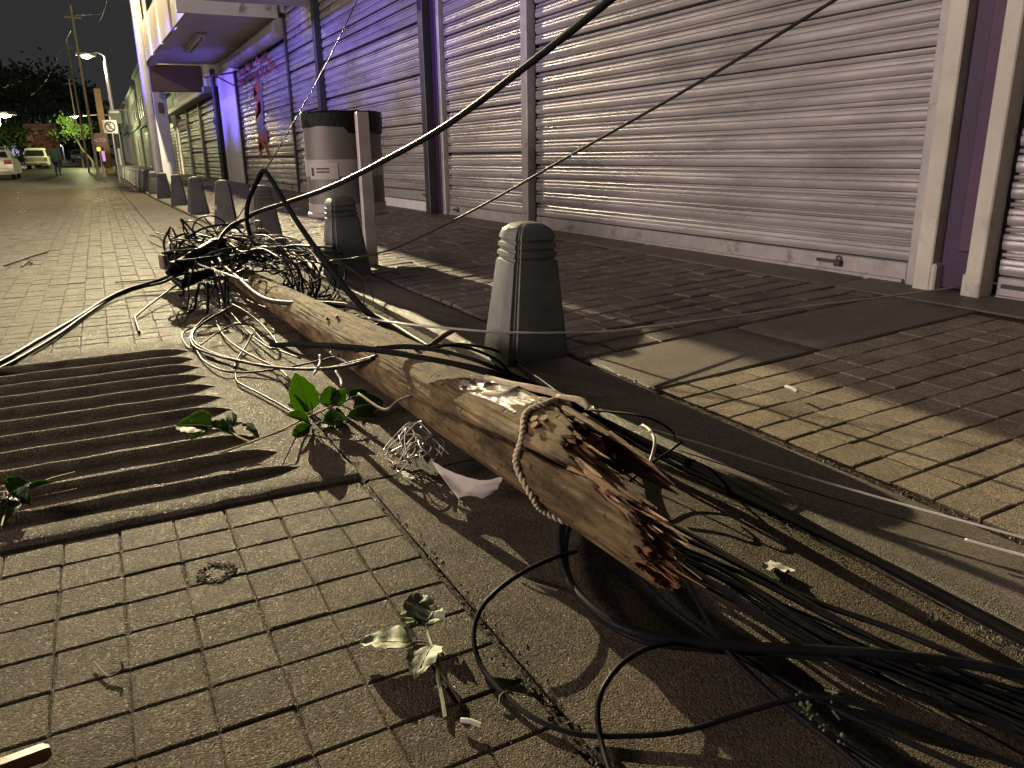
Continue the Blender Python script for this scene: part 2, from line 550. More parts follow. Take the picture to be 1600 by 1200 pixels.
YN = [-3, 0, 6, 12, 20, 30]
YF = [30.004, 40, 50, 60, 70, 80, 90, 100, 115, 130, 150, 180, 240]
mb = MB()
strip(mb, [(-30, -.0045), (.52, -.0045)], YN, 0)
strip(mb, [(-30, 0), (.52, 0)], YF, 1)
road = mb.build('road', [M['joint'], M['far_road']], up=True)
tag(road, kind='structure')
mb = MB()
strip(mb, [(.52, -.010), (KX + .02, -.010)], YN + YF[1:])
gutter = tag(mb.build('gutter', M['joint'], up=True), kind='structure')
mb = MB()
strip(mb, [(KX, -.02), (KX + .004, .026), (KX + .02, .042), (KX + .05, .047), (SX - .03, .052), (SX - .018, .046), (SX - .014, .02)], [-3, -1, 0, .5, 1, 1.5, 2, 2.5, 3, 4, 5, 6, 8, 10, 14, 20] + YF[1:])
kerb = tag(mb.build('kerb', M['kerb'], smooth=True, up=True), kind='structure')
mb = MB()
strip(mb, [(SX - .02, .043), (FX + .3, sz(FX + .3) - .012)], YN[:-1] + YF)
sidewalk = tag(mb.build('sidewalk', M['joint'], up=True), kind='structure')

# --- rectangular pavers of the road: six uneven variants, each piece chamfered on top
def paver_verts(w, l, j, h=.02, b=.0032):
    q = [V3((sx * w / 2 + random.uniform(-j, j), sy * l / 2 + random.uniform(-j, j), 0)) for sx, sy in ((-1, -1), (1, -1), (1, 1), (-1, 1))]
    top = []
    for p in q:
        n = V3((p.x - math.copysign(b, p.x), p.y - math.copysign(b, p.y), random.uniform(-j, j) * .35))
        top.append(n)
    vs = [(p.x, p.y, -h) for p in q] + [(p.x, p.y, -b * .7) for p in q] + [tuple(p) for p in top]
    fs = [(8, 9, 10, 11)] + [(4 + i, 4 + (i + 1) % 4, 8 + (i + 1) % 4, 8 + i) for i in range(4)] + [(i, (i + 1) % 4, 4 + (i + 1) % 4, 4 + i) for i in range(4)]
    return vs, fs

def piece_meshes(name, m, w, l, j, n=6, b=.0032):
    out = []
    for i in range(n):
        me = bpy.data.meshes.new(name)
        vs, fs = paver_verts(w, l, j, .02, b)
        me.from_pydata(vs, [], fs)
        me.materials.append(m)
        me.update()
        out.append(me)
    return out

PW, PL = .118, .118
spots = []
nx = int(6.5 / PW)
for iy in range(int((30 + 1.2) / PL)):
    y = -1.153 + (iy + .5) * PL
    if 1.91 < y < 4.0:
        continue
    for ix in range(nx):
        x = .512 - (ix + .5) * PW + random.uniform(-.002, .002)
        if x + PW / 2 > .514:
            x = .514 - PW / 2
        if x < -.9 - .62 * max(y, 0):
            continue
        spots.append((x, y))
def vis(x, y):
    return y > .65 and x > -.36 * y - .06
spots.sort(key=lambda p: (not vis(*p), math.hypot(p[0], p[1])))
pm = piece_meshes('paver', M['paver'], PW - .0028, PL - .0042  , .0018)
for x, y in spots[:300]:
    o = bpy.data.objects.new('paver', random.choice(pm))
    C.objects.link(o)
    o.location = (x, y, random.uniform(-.0014, .0008))
    o.rotation_euler = (random.gauss(0, .004), random.gauss(0, .004), random.gauss(0, .007))
    o.parent = road
mb = MB()
for x, y in spots[300:]:
    vs, fs = paver_verts(PW - .0028, PL - .0042, .0022)
    dz = random.uniform(-.0025, .0015)
    mb.add([(a + x, b + y, c + dz) for a, b, c in vs], fs)
o = mb.build('pavers', M['paver'], road, up=True)
tag(o, kind='stuff')

# --- concrete gutter slabs with joints between them
cuts = [-2.0, .15, 1.915, 3.93, 6.3, 8.9, 11.4, 14, 17, 20, 24, 28]
for a, b in zip(cuts, cuts[1:]):
    mb = MB()
    g = .006
    n = 14
    vs, fs = [], []
    for i in range(n + 1):
        y = a + g + (b - a - 2 * g) * i / n
        e = .006 * noise.noise((y * 6, a, 0))
        zc = -.004 if i in (0, n) else 0
        for x, z in ((.528 + e, -.02), (.529 + e, zc - .004), (.536 + e, zc), (.8, zc - .003), (1.1, zc - .001), (KX - .012 + e, zc), (KX - .004 + e, zc - .012)):
            vs.append((kwarp(x, y), y, z + .003 * noise.noise((x * 3, y * 2, 4))))
    k = 7
    fs = [(i * k + j, i * k + j + 1, (i + 1) * k + j + 1, (i + 1) * k + j) for i in range(n) for j in range(k - 1)]
    fs += [tuple(range(k)), tuple(n * k + j for j in range(k))]
    mb.add(vs, fs)
    mb.build('gutter_slab', M['gutter'], gutter, smooth=30, up=True)

# --- ridged concrete slab across the lane: each ridge a bar of its own
mb = MB()
prof = [(1.925, -.02), (1.928, .004), (1.945, .013), (1.99, .014), (2.04, .006), (2.1, .0), (3.86, .0), (3.9, .007), (4.01, .008), (4.028, -.02)]
xs = [-2.2 + 2.72 * i / 24 for i in range(25)]
vs = [(x, y + .004 * noise.noise((x * 4, y, 0)), z + (.003 * noise.noise((x * 7, y * 3, 1)) if z > -.01 else 0)) for x in xs for y, z in prof]
k = len(prof)
mb.add(vs, [(i * k + j, (i + 1) * k + j, (i + 1) * k + j + 1, i * k + j + 1) for i in range(24) for j in range(k - 1)])
slab = tag(mb.build('ridged_concrete_slab', M['gutter'], smooth=35, up=True), kind='structure')
ends = [.395, .36, .33, .31, .30, .29, .285, .275, .27, .265, .26]
for i in range(11):
    y0 = 2.088 + .1665 * i
    mb = MB()
    x1 = ends[i]
    n = 44
    sec = [(-.016, -.004), (-.015, .014), (-.011, .0245), (-.005, .0275), (.004, .0262), (.018, .020), (.028, .011), (.036, -.004)]
    k = len(sec)
    vs = []
    for q in range(n + 1):
        t = q / n
        x = -2.2 + (x1 + 2.2) * t
        f = min(1, (1 - t) * n / 2.2) ** .5 if t > .9 else 1
        wob = .0022 * noise.noise((x * 2.3, i * 3.1, 0)) + .0018 * noise.noise((x * 12, i * 5.7, 2))
        hh = 1 + .10 * noise.noise((x * 8, i * 2.2, 5)) + .10 * noise.noise((x * 30, i, 8))
        bend = .018 * max(0, (x - .15) / .3) ** 2 * (1 if i == 0 else 0)
        for a, b in sec:
            vs.append((x, y0 + a * (.6 + .4 * f) + wob + bend + .02 * (1 - t) * 0, (b * hh if b > 0 else b) * (f if b > 0 else 1)))
    mb.add(vs, [(u * k + j, (u + 1) * k + j, (u + 1) * k + j + 1, u * k + j + 1) for u in range(n) for j in range(k - 1)] + [tuple(range(k)), tuple(n * k + j for j in range(k))])
    mb.build('ridge', M['ridge'], slab, smooth=60, up=True)

# --- sidewalk: square tiles of the driveway ramp, a concrete band, then staggered flagstones
tilt = -math.atan(.047)
ramp = []
tx, ty = .1225, .1135
for iy in range(28):
    y = 2.03 - (iy + .5) * ty
    for ix in range(14):
        ramp.append((SX + .006 + (ix + .5) * tx, y))
def vis2(x, y):
    return y > .45 and x < 1.62 * y + 1.0
ramp.sort(key=lambda p: (not vis2(*p), math.hypot(*p)))
tm = piece_meshes('paving_tile', M['tile'], tx - .002, ty - .006, .0016, 6, .0035)
for x, y in ramp[:260]:
    o = bpy.data.objects.new('paving_tile', random.choice(tm))
    C.objects.link(o)
    o.location = (x, y, sz(x) + random.uniform(-.002, .002))
    o.rotation_euler = (random.gauss(0, .008), tilt + random.gauss(0, .008), random.gauss(0, .009))
    o.parent = sidewalk
mb = MB()
for x, y in ramp[260:]:
    vs, fs = paver_verts(tx - .002, ty - .006, .0018, .02, .006)
    mb.add([(a + x, b + y, c + sz(x + a)) for a, b, c in vs], fs)
tag(mb.build('paving_tiles', M['tile'], sidewalk, up=True), kind='stuff')

def slab_piece(name, m, x0, x1, y0, y1, n=10):
    mb = MB()
    vs, fs = [], []
    for i in range(n + 1):
        for j in range(n + 1):
            e_ = (0, .012, *[.012 + (.976) * q / (n - 2) for q in range(1, n - 2)], .988, 1)
            x, y = x0 + (x1 - x0) * e_[i], y0 + (y1 - y0) * e_[j]
            edge = (i in (0, n)) or (j in (0, n))
            vs.append((x + .004 * noise.noise((x * 5, y * 5, 0)), y + .004 * noise.noise((x * 5, y * 5, 7)), sz(x) + .003 * noise.noise((x * 3, y * 3, 3)) - (.008 if edge else 0)))
    k = n + 1
    mb.add(vs, [(i * k + j, (i + 1) * k + j, (i + 1) * k + j + 1, i * k + j + 1) for i in range(n) for j in range(n)])
    return mb.build(name, m, sidewalk, smooth=50, up=True)
slab_piece('concrete_band', M['kerb'], SX + .004, 2.42, 2.05, 2.52)
slab_piece('concrete_band', M['kerb'], 2.43, 3.42, 2.05, 2.52)
y = -2.5
for b in (-.4, 1.3, 2.9, 4.9, 6.9, 9.2, 11.6, 14.2, 17.3, 21, 25, 29.9):
    slab_piece('threshold_slab', M['kerb'], 3.43, FX + .2, y + .004, b - .004, 8)
    y = b
flags = []
fy = .150
for iy in range(int((29.8 - 2.54) / fy)):
    y = 2.54 + (iy + .5) * fy
    sx0 = SX + .004 + kshift(y)
    x = sx0 - random.uniform(0, .10)
    while x < 3.42:
        l = random.uniform(.17, .25)
        a, b = max(x, sx0), min(x + l, 3.42)
        if b - a > .05:
            flags.append(((a + b) / 2, y, b - a))
        x += l
flags.sort(key=lambda p: math.hypot(p[0], p[1]))
fm = {}
mb = MB()
for i, (x, y, l) in enumerate(flags):
    if i < 295:
        key = (round(l / .02), random.randrange(3))
        if key not in fm:
            me = bpy.data.meshes.new('flagstone')
            vs, fs = paver_verts(key[0] * .02 - .004, fy - .011, .005, .02, .009)
            me.from_pydata(vs, [], fs)
            me.materials.append(M['flag'])
            fm[key] = me
        o = bpy.data.objects.new('flagstone', fm[key])
        C.objects.link(o)
        o.location = (x, y, sz(x) + random.uniform(-.002, .003))
        o.rotation_euler = (random.gauss(0, .009), tilt + random.gauss(0, .009), random.gauss(0, .012))
        o.parent = sidewalk
    else:
        vs, fs = paver_verts(l - .006, fy - .011, .005, .02, .009)
        dz = random.uniform(-.003, .005)
        mb.add([(p + x, q + y, r + dz + sz(x + p)) for p, q, r in vs], fs)
tag(mb.build('flagstones', M['flag'], sidewalk, up=True), kind='stuff')
mb = MB()
strip(mb, [(SX, .056), (FX + .2, sz(FX + .2))], YF)
mb.build('far_paving', M['kerb'], sidewalk, up=True)

# low humps across the road far away
for yy in (72, 92):
    mb = MB()
    strip(mb, [(-9, 0), (.5, 0)], [yy, yy + .05])
    mb = MB()
    pr_ = [(yy - 1.2, 0), (yy - .6, .10), (yy, .13), (yy + .6, .10), (yy + 1.2, 0)]
    mb.prism([(b, c + gz(b) - (.05 if c == 0 else 0)) for b, c in pr_], 'x', -9.5, .5)
    tag(mb.build('speed_hump', M['far_road'], smooth=40), kind='structure')

# dirt, grit and crumbs that gather along the joints
mb = MB()
def crumb(x, y, z, r):
    a = random.uniform(0, 6.28)
    vs = [(x + r * random.uniform(.6, 1.2) * math.cos(a + i * 2.094), y + r * random.uniform(.6, 1.2) * math.sin(a + i * 2.094), z - r * .2) for i in range(3)]
    vs.append((x, y, z + r * random.uniform(.4, .9)))
    mb.add(vs, [(0, 1, 3), (1, 2, 3), (2, 0, 3)])
for _ in range(900):
    y = .6 + 6 * random.random() ** 2
    crumb(KX - .02 + random.gauss(0, .014), y, .004, random.uniform(.001, .004))
for _ in range(900):
    y = .5 + 6 * random.random() ** 2
    crumb(.522 + random.gauss(0, .012), y, .001, random.uniform(.001, .005))
for _ in range(900):
    y = .5 + 5 * random.random() ** 2
    crumb(SX - .012 + random.gauss(0, .012), y, .05, random.uniform(.0015, .006))
for _ in range(1300):
    y = .7 + 5 * random.random() ** 1.6
    crumb(random.uniform(-.8, KX), y, .001, random.uniform(.0006, .0026))
tag(mb.build('grit', M['kerb']), kind='stuff')

# ================================================================== SHOP FRONTS
def slat_mesh(y0, y1, m):
    prof = [(.020, .0), (.010, .0008), (-.012, .0025), (-.019, .014), (-.023, .034), (-.019, .047), (-.012, .0495), (-.020, .053), (-.021, .066), (-.015, .077), (.006, .0785), (.022, .078), (.022, .0872), (.004, .0876), (-.010, .0885), (-.0145, .096), (-.011, .105), (.004, .1065), (.020, .107), (.020, .118)]
    n = 22
    vs, k = [], len(prof)
    for i in range(n + 1):
        y = y0 + (y1 - y0) * i / n
        for x, z in prof:
            vs.append((x + .004 * noise.noise((y * 1.1, z * 6, y0)) + .002 * noise.noise((y * 5, z * 14, y0)), y, z))
    me = bpy.data.meshes.new('slat')
    me.from_pydata(vs, [], [(i * k + j, (i + 1) * k + j, (i + 1) * k + j + 1, i * k + j + 1) for i in range(n) for j in range(k - 1)])
    me.materials.append(m)
    me.polygons.foreach_set('use_smooth', [True] * len(me.polygons))
    me.set_sharp_from_angle(angle=R(50))
    me.update()
    return me

def shutter(bld, x, y0, y1, z0, z1, m, label=None, bar=True, pitch=.118, lock=None):
    """a roller shutter: dark back plate > slats, bottom bar, padlock"""
    mb = MB()
    mb.box((x + .078, (y0 + y1) / 2, (z0 + z1) / 2), (.03, y1 - y0 + .02, z1 - z0))
    sh = mb.build('roller_shutter', M['dark_steel'], bld)  # added plate, dark so the gaps at the slats look shaded
    if label:
        sh['label'] = label
    zb = z0 + (.13 if bar else .03)
    mes = [slat_mesh(y0 + .012 + .0004 * q, y1 - .012, m) for q in range(4)]
    n = int((z1 - zb) / pitch)
    for i in range(n):
        o = bpy.data.objects.new('slat', random.choice(mes))
        C.objects.link(o)
        o.location = (x + .026 + random.uniform(-.003, .003), random.uniform(-.004, .004), zb + i * pitch + random.uniform(-.0015, .0015))
        o.rotation_euler = (random.gauss(0, .0008), random.gauss(0, .03), 0)
        o.parent = sh
    if bar:
        mb = MB()
        mb.bbox((x + .015, (y0 + y1) / 2, z0 + .065), (.03, y1 - y0 - .03, .115), .006)
        mb.bbox((x - .004, (y0 + y1) / 2, z0 + .022), (.03, y1 - y0 - .05, .03), .004)
        mb.build('bottom_bar', M['rail'], sh)
    if lock is not None:
        mb = MB()
        mb.bbox((x - .012, lock, z0 + .075), (.03, .05, .038), .006)
        mb.tube([(x - .012, lock - .015, z0 + .09), (x - .012, lock - .015, z0 + .108), (x - .012, lock, z0 + .117), (x - .012, lock + .015, z0 + .108), (x - .012, lock + .015, z0 + .09)], .004)
        mb.box((x + .0, lock + .09, z0 + .08), (.02, .14, .02))
        mb.build('padlock', M['dark_steel'], sh)
    return sh

def rail(bld, x, y0, y1, z0, z1, m, d=.07, name='guide_rail'):
    mb = MB()
    mb.bbox((x - d / 2 + .03, (y0 + y1) / 2, (z0 + z1) / 2), (d, y1 - y0, z1 - z0), .006)
    return mb.build(name, m, bld)

Z0, ZT = .165, 3.08
A = thing('shop_building', 'long shop front of pale roller shutters with a violet painted column', 'building', (FX, 6, Z0))
shutter(A, FX, -3.2, 2.20, Z0 - .04, ZT, M['slat'], lock=2.0)
rail(A, FX - .02, 2.205, 2.285, Z0 - .06, ZT, M['cream_frame'], .11, 'column_trim')
mb = MB()
mb.bbox((FX - .01, 2.372, 1.65), (.07, .17, 2.98), .01)
mb.build('column', M['violet_paint'], A)
mb = MB()
mb.bbox((FX - .035, 2.33, 1.72), (.06, .075, 2.74), .01)
mb.build('column_strip', M['violet_light'], A)
rail(A, FX - .02, 2.462, 2.555, Z0 - .06, ZT, M['cream_frame'], .11, 'column_trim')
mb = MB()
mb.bbox((FX - .05, 2.47, .21), (.09, .06, .15), .008)
mb.build('column_foot', M['cream_frame'], A)
mb = MB()
mb.bbox((FX - .052, 2.265, .19), (.09, .07, .13), .008)
mb.build('column_foot', M['cream_frame'], A)
rail(A, FX, 2.565, 2.64, Z0 - .05, ZT, M['rail'])
shutter(A, FX, 2.65, 6.72, Z0 - .03, ZT, M['slat'], lock=3.1)
rail(A, FX - .01, 6.73, 6.85, Z0 - .03, ZT, M['rail'], .10)
shutter(A, FX, 6.90, 8.88, Z0 - .03, ZT, M['slat'], lock=8.6)
rail(A, FX, 8.885, 8.96, Z0 - .05, ZT, M['rail'], .08)
rail(A, FX - .03, 8.97, 9.10, Z0 - .05, ZT, M['violet_paint'], .06, 'column_strip')
rail(A, FX - .05, 9.105, 9.25, Z0 - .05, ZT + .4, M['dark_steel'], .14, 'post')
mb = MB()
for i in range(8):
    mb = MB()
    ya = 9.28 + i * .625
    mb.bbox((FX + .01, ya + .3125, .185), (.10, .617, .17), .005)
    mb.build('plinth_block', M['white_wall'], A)
shutter(A, FX, 9.30, 14.25, .275, 3.7, M['slat'], lock=9.6)
rail(A, FX - .01, 14.27, 14.42, .10, 3.7, M['dark_steel'], .12, 'post')
shutter(A, FX, 14.5, 16.9, .14, 3.7, M['slat'])
mb = MB()
mb.box((FX + .35, 5.2, 5.1), (.6, 16.8, 4.0))
mb.box((FX + .35, 15.2, 5.45), (.6, 3.2, 3.4))
mb.box((FX + .35, 6, .04), (.5, 22, .10))
mb.build('wall', M['wall'], A)
mb = MB()
mb.box((2.765, 5.6, 3.62), (1.97, 19.2, .36))
mb.build('canopy', M['soffit'], A)
mb = MB()
mb.box((FX + 4, 6, 3.6), (6.6, 21.8, 7.0))
mb.build('rear_wall', M['wall'], A)

# ---- the building with the low concrete canopy
B = thing('canopy_building', 'older building with concrete canopy over the sidewalk and brown board hanging under it', 'building', (FX, 22, .12))
shutter(B, FX, 17.05, 23.4, .14, 3.14, M['slat'], 'purple lit shutter with red painted lettering and a red painted figure', lock=17.6)
rail(B, FX, 16.92, 17.03, .08, 3.5, M['dark_steel'], .06)
mb = MB()
mb.lathe([(.0, 0), (.17, 0), (.19, .03), (.19, 6.2), (.17, 6.23), (0, 6.23)], 18)
vs = [(FX - .03 + a, 17.1 + c, 3.36 + b) for a, b, c in mb.v]
mb.v = vs
mb.build('shutter_roll_housing', M['rail'], B, smooth=True)
mb = MB()
mb.bbox((FX + .05, 25.3, 1.8), (.1, 3.6, 3.4), .01)
mb.build('wall_panel', M['white_wall'], B)
mb = MB()
mb.bbox((FX + .02, 23.55, 1.6), (.14, .16, 3.1), .01)
mb.build('door_post', M['dark_steel'], B)
mb = MB()
mb.tube([(FX - .12, 27.3, .1), (FX - .12, 27.3, 1.4), (FX - .1, 27.3, 3.55)], .075, 10)
mb.tube([(FX - .12, 27.3, 1.9), (FX - .12, 27.3, 2.1)], .12, 10)
mb.build('downpipe', M['dark_steel'], B, smooth=True)
for a, b in ((28.0, 32.4), (32.7, 37.1), (37.4, 41.8)):
    shutter(B, FX, a, b, .14, 2.86, M['slat_dim'], bar=False)
    rail(B, FX - .02, b + .06, b + .24, .1, 2.9, M['rail'], .08)
mb = MB()
mb.bbox((FX - .16, 35, 2.98), (.42, 14.2, .22), .03)
mb.build('shutter_roll_housing', M['rail'], B)
mb = MB()
mb.box((FX + .3, 34.5, 3.4), (.5, 14.6, .62))
mb.box((FX + .35, 21.5, 3.45), (.5, 9.2, .2))
mb.box((FX + .45, 30, 5.9), (.6, 27.5, 4.6))
mb.box((FX + 4, 30, 4), (6, 26, 7.6))
mb.build('wall', M['wall'], B)
for i in range(9):
    mb = MB()
    mb.bbox((FX - .02, 28.2 + i * 1.5 + .75, 3.32), (.06, 1.47, .44), .008)
    mb.build('wall_tile', M['white_wall'], B)
# canopy slab: soffit, sloping outer beam, fascia panels
CF = [(2.02, 17.3), (1.80, 28.0)]
mb = MB()
n = 8
vs = []
for i in range(n + 1):
    t = i / n
    xf, y, zs = 2.02 - .22 * t, 17.3 + 10.7 * t, 3.55 + .08 * t
    vs += [(xf, y, zs), (xf + .28, y, zs + .02), (xf + .30, y, zs + .10), (FX + .1, y, zs + .12), (FX + .1, y, zs + .45), (xf, y, zs + .45)]
mb.add(vs, [(i * 6 + j, (i + 1) * 6 + j, (i + 1) * 6 + (j + 1) % 6, i * 6 + (j + 1) % 6) for i in range(n) for j in range(6)] + [(0, 1, 2, 3, 4, 5), tuple(n * 6 + j for j in range(6))])
mb.build('canopy', M['soffit'], B)
ys = [0, .11, .2, .235, .45, .47, .68, .70, 1.0]
for i, (a, b) in enumerate(zip(ys[:-1], ys[1:])):
    t0, t1 = a + .002, b - .002
    if b - a < .04:
        continue
    q = [(2.0 - .22 * t, 17.3 + 10.7 * t, 3.60 + .08 * t) for t in (t0, t1)]
    top = .98
    mb = MB()
    vs = []
    for (x, y, z) in q:
        vs += [(x - .05, y, z - .04), (x, y, z - .04), (x, y, z + top), (x - .05, y, z + top)]
    mb.add(vs, [(0, 1, 2, 3), (4, 5, 6, 7), (0, 1, 5, 4), (1, 2, 6, 5), (2, 3, 7, 6), (3, 0, 4, 7)])
    mb.build('fascia_panel', M['fascia'], B)
mb = MB()
mb.box((2.75, 17.28, 4.05), (1.9, .08, 1.0))
mb.build('parapet', M['soffit'], B)
mb = MB()
mb.box((3.05, 22.9, 5.9), (1.38, 11.1, 3.7))
mb.build('upper_storey', M['wall'], B)
# dead fluorescent fitting under the canopy
L0 = thing('ceiling_light', 'unlit fluorescent fitting under the concrete canopy', 'light fitting', (2.62, 22.3, 3.6))
mb = MB()
mb.prism([(2.50, 3.69), (2.76, 3.69), (2.72, 3.58), (2.54, 3.58)], 'y', 20.6, 23.6)
mb.build('housing', M['grey'], L0)
for dx in (-.055, .05):
    mb = MB()
    mb.tube([(2.63 + dx, 20.75, 3.56), (2.63 + dx, 23.45, 3.56)], .02, 8)
    mb.build('tube', M['sticker'], L0, smooth=True)
# brown board across the far end of the covered walk
BD = thing('sign_board', 'blank brown board hanging across the walk under the concrete canopy', 'sign board', (2.6, 28.2, 3.3))
mb = MB()
mb.bbox((2.68, 28.25, 3.32), (1.52, .12, .80), .02)
mb.build('panel', M['board'], BD)
mb = MB()
mb.box((1.90, 28.25, 3.32), (.03, .14, .84))
mb.box((3.46, 28.25, 3.32), (.03, .14, .84))
mb.build('end_trim', M['grey'], BD)
CL = thing('canopy_column', 'grey column with violet worn side carrying the far end of the concrete canopy', 'column', (2.15, 28.75, .1))
mb = MB()
mb.bbox((2.12, 28.8, 1.85), (.40, .5, 3.6), .02)
mb.build('shaft', M['soffit'], CL)
mb = MB()
mb.bbox((1.90, 28.80, 1.5), (.05, .40, 2.8), .01)
mb.build('violet_side_panel', M['violet_light'], CL)
mb = MB()
mb.bbox((2.12, 28.52, 2.45), (.16, .04, .32), .006)
mb.build('notice', M['board'], CL)

# red lettering and a red figure painted on the purple shutter (flat paint, too worn to read)
mb = MB()
rnd = random.Random(3)
def stroke(pts, wd, mi=0, x=FX - .004):
    for (y0, z0), (y1, z1) in zip(pts, pts[1:]):
        d = V3((0, y1 - y0, z1 - z0))
        if d.length < 1e-5:
            continue
        s = V3((0, -d.z, d.y)).normalized() * wd / 2
        a, b = V3((x, y0, z0)), V3((x, y1, z1))
        t = V3((-.006, 0, 0))
        vs = [a - s, a + s, b + s, b - s]
        vs += [p + t for p in vs]
        mb.add(vs, [(0, 1, 2, 3), (4, 5, 6, 7), (0, 1, 5, 4), (1, 2, 6, 5), (2, 3, 7, 6), (3, 0, 4, 7)], mi)
SHB = [o for o in B.children if o.name.startswith('roller_shutter')][0]
for row, (zr, y0, y1) in enumerate(((2.95, 18.6, 22.9), (2.70, 18.4, 22.9))):
    y = y1
    while y > y0:
        wd = rnd.uniform(.22, .32)
        for kk in range(rnd.choice((2, 3))):
            q = rnd.choice((((0, 0), (0, 1)), ((1, 0), (1, 1)), ((0, .5), (1, .5)), ((0, 1), (1, 1)), ((0, 0), (1, 0)), ((0, 1), (1, 0))))
            stroke([(y - a * wd, zr + b * .17) for a, b in q], .05, 0)
        y -= wd + .10
ol = mb.build('painted_lettering', [mat('red_sign_paint', (.26, .045, .03), .6, 0, .25, 9, 0)], SHB)
mb = MB()
fig = [(20.62, 2.62), (20.60, 2.35), (20.75, 2.1), (20.7, 1.85), (20.6, 1.6), (20.65, 1.38), (20.45, 1.2)]
stroke(fig[:4], .85, 0)
stroke([(20.75, 1.98), (20.68, 1.80)], .80, 1)
stroke([(20.15, 2.66), (20.25, 2.3), (20.4, 1.9), (20.55, 1.5)], .60, 2, FX - .002)
stroke([(20.7, 1.9), (20.58, 1.35)], .95, 2, FX - .001)
stroke([(20.55, 1.42), (20.50, 1.12)], 1.3, 0)
stroke([(20.75, 1.2), (21.1, .92)], .22, 0)
stroke([(20.3, 1.2), (19.9, .90)], .22, 0)
mb.build('painted_figure', [bpy.data.materials['red_sign_paint'], mat('orange_sign_paint', (.42, .20, .04), .6, 0, .25, 9, 0), mat('grey_sign_paint', (.10, .10, .11), .6, 0, .25, 9, 0)], SHB)
BR = thing('wall_bracket', 'bent iron bracket sticking out beside the purple shutter', 'bracket', (FX, 23.5, 3.0))
mb = MB()
mb.tube([(FX - .05, 23.5, 3.1), (FX - .5, 23.9, 3.05), (FX - .75, 24.1, 3.0)], .025, 6)
mb.tube([(FX - .05, 23.5, 2.75), (FX - .35, 23.75, 2.95), (FX - .5, 23.9, 3.05)], .02, 6)
mb.tube([(FX - .3, 23.7, 3.2), (FX - .5, 23.9, 3.05), (FX - .6, 23.6, 2.95)], .018, 6)
mb.build('bar', M['rust'], BR, smooth=True)
# coloured shop signs above the canopy
SG = thing('shop_sign', 'red and white shop sign fixed above the canopy fascia', 'sign', (2.3, 25, 4.6))
mb = MB()
mb.bbox((2.25, 26.6, 5.35), (.12, 1.0, 1.7), .02)
mb.build('red_panel', mat('red_sign', (.35, .012, .018), .5, 0, .1, 3, 0), SG)
mb = MB()
mb.bbox((2.25, 24.6, 5.35), (.12, 2.8, 1.7), .02)
mb.build('white_panel', mat('picture_panel', (.55, .53, .62), .5, 0, .5, 2.6, 0, stain=(.10, .07, .25), stain_scale=1.6, stain_lo=.5, stain_hi=.55), SG)
SG2 = thing('shop_sign', 'narrow yellow shop sign standing out beyond the red one', 'sign', (2.0, 30, 4.6))
mb = MB()
mb.bbox((2.05, 31.2, 5.6), (.14, .8, 2.4), .02)
mb.build('yellow_panel', mat('yellow_sign', (.62, .42, .12), .5, 0, .2, 3, 0), SG2)
mb = MB()
mb.bbox((2.12, 29.9, 5.6), (.14, .7, 2.4), .02)
mb.build('dark_panel', M['dark_steel'], SG2)

# ================================================================== BOLLARDS
def bollard_mesh():
    plan = [(1, .80), (.87, .80), (.87, .87), (.80, .87), (.80, 1)]
    half = [(.80, 1), (.45, 1.03), (0, 1.04), (-.45, 1.03), (-.80, 1)]
    ring = []
    for q in range(4):
        ro = Matrix.Rotation(q * math.pi / 2, 2)
        for p in plan[1:4] + half:
            ring.append(ro @ Vector(p))
    prof = [(0, .140), (.012, .140), (.39, .098), (.398, .096), (.402, .088), (.412, .088), (.416, .0955), (.432, .0935), (.436, .086), (.446, .086), (.450, .0925), (.466, .0905), (.470, .083), (.480, .083), (.484, .0895), (.500, .086), (.520, .076), (.535, .058), (.543, .034), (.546, .008)]
    n = len(ring)
    vs = [(p.x * h, p.y * h, z) for z, h in prof for p in ring]
    fs = [(i * n + j, i * n + (j + 1) % n, (i + 1) * n + (j + 1) % n, (i + 1) * n + j) for i in range(len(prof) - 1) for j in range(n)]
    fs += [tuple((len(prof) - 1) * n + j for j in range(n)), tuple(range(n))[::-1]]
    mb = MB()
    mb.add(vs, fs)
    return mb
BL = ['dark concrete bollard standing closest of all, with a thin wire stretched across its foot',
      'dark concrete bollard in front of the litter bin post',
      'dark concrete bollard just behind the cable tangle, crossed by the thick cable',
      'dark concrete bollard with a torn pale patch on its face, beyond the cable tangle',
      'clean dark bollard next after the one with the torn pale patch',
      'second dark bollard after the one with the torn pale patch',
      'third dark bollard after the one with the torn pale patch',
      'dark bollard standing right at the foot of the tall lamp pole']
by = [2.74, 5.40, 8.22, 10.72, 13.35, 15.95, 18.75, 21.2] + [23.8 + 2.6 * i for i in range(14)]
proto = None
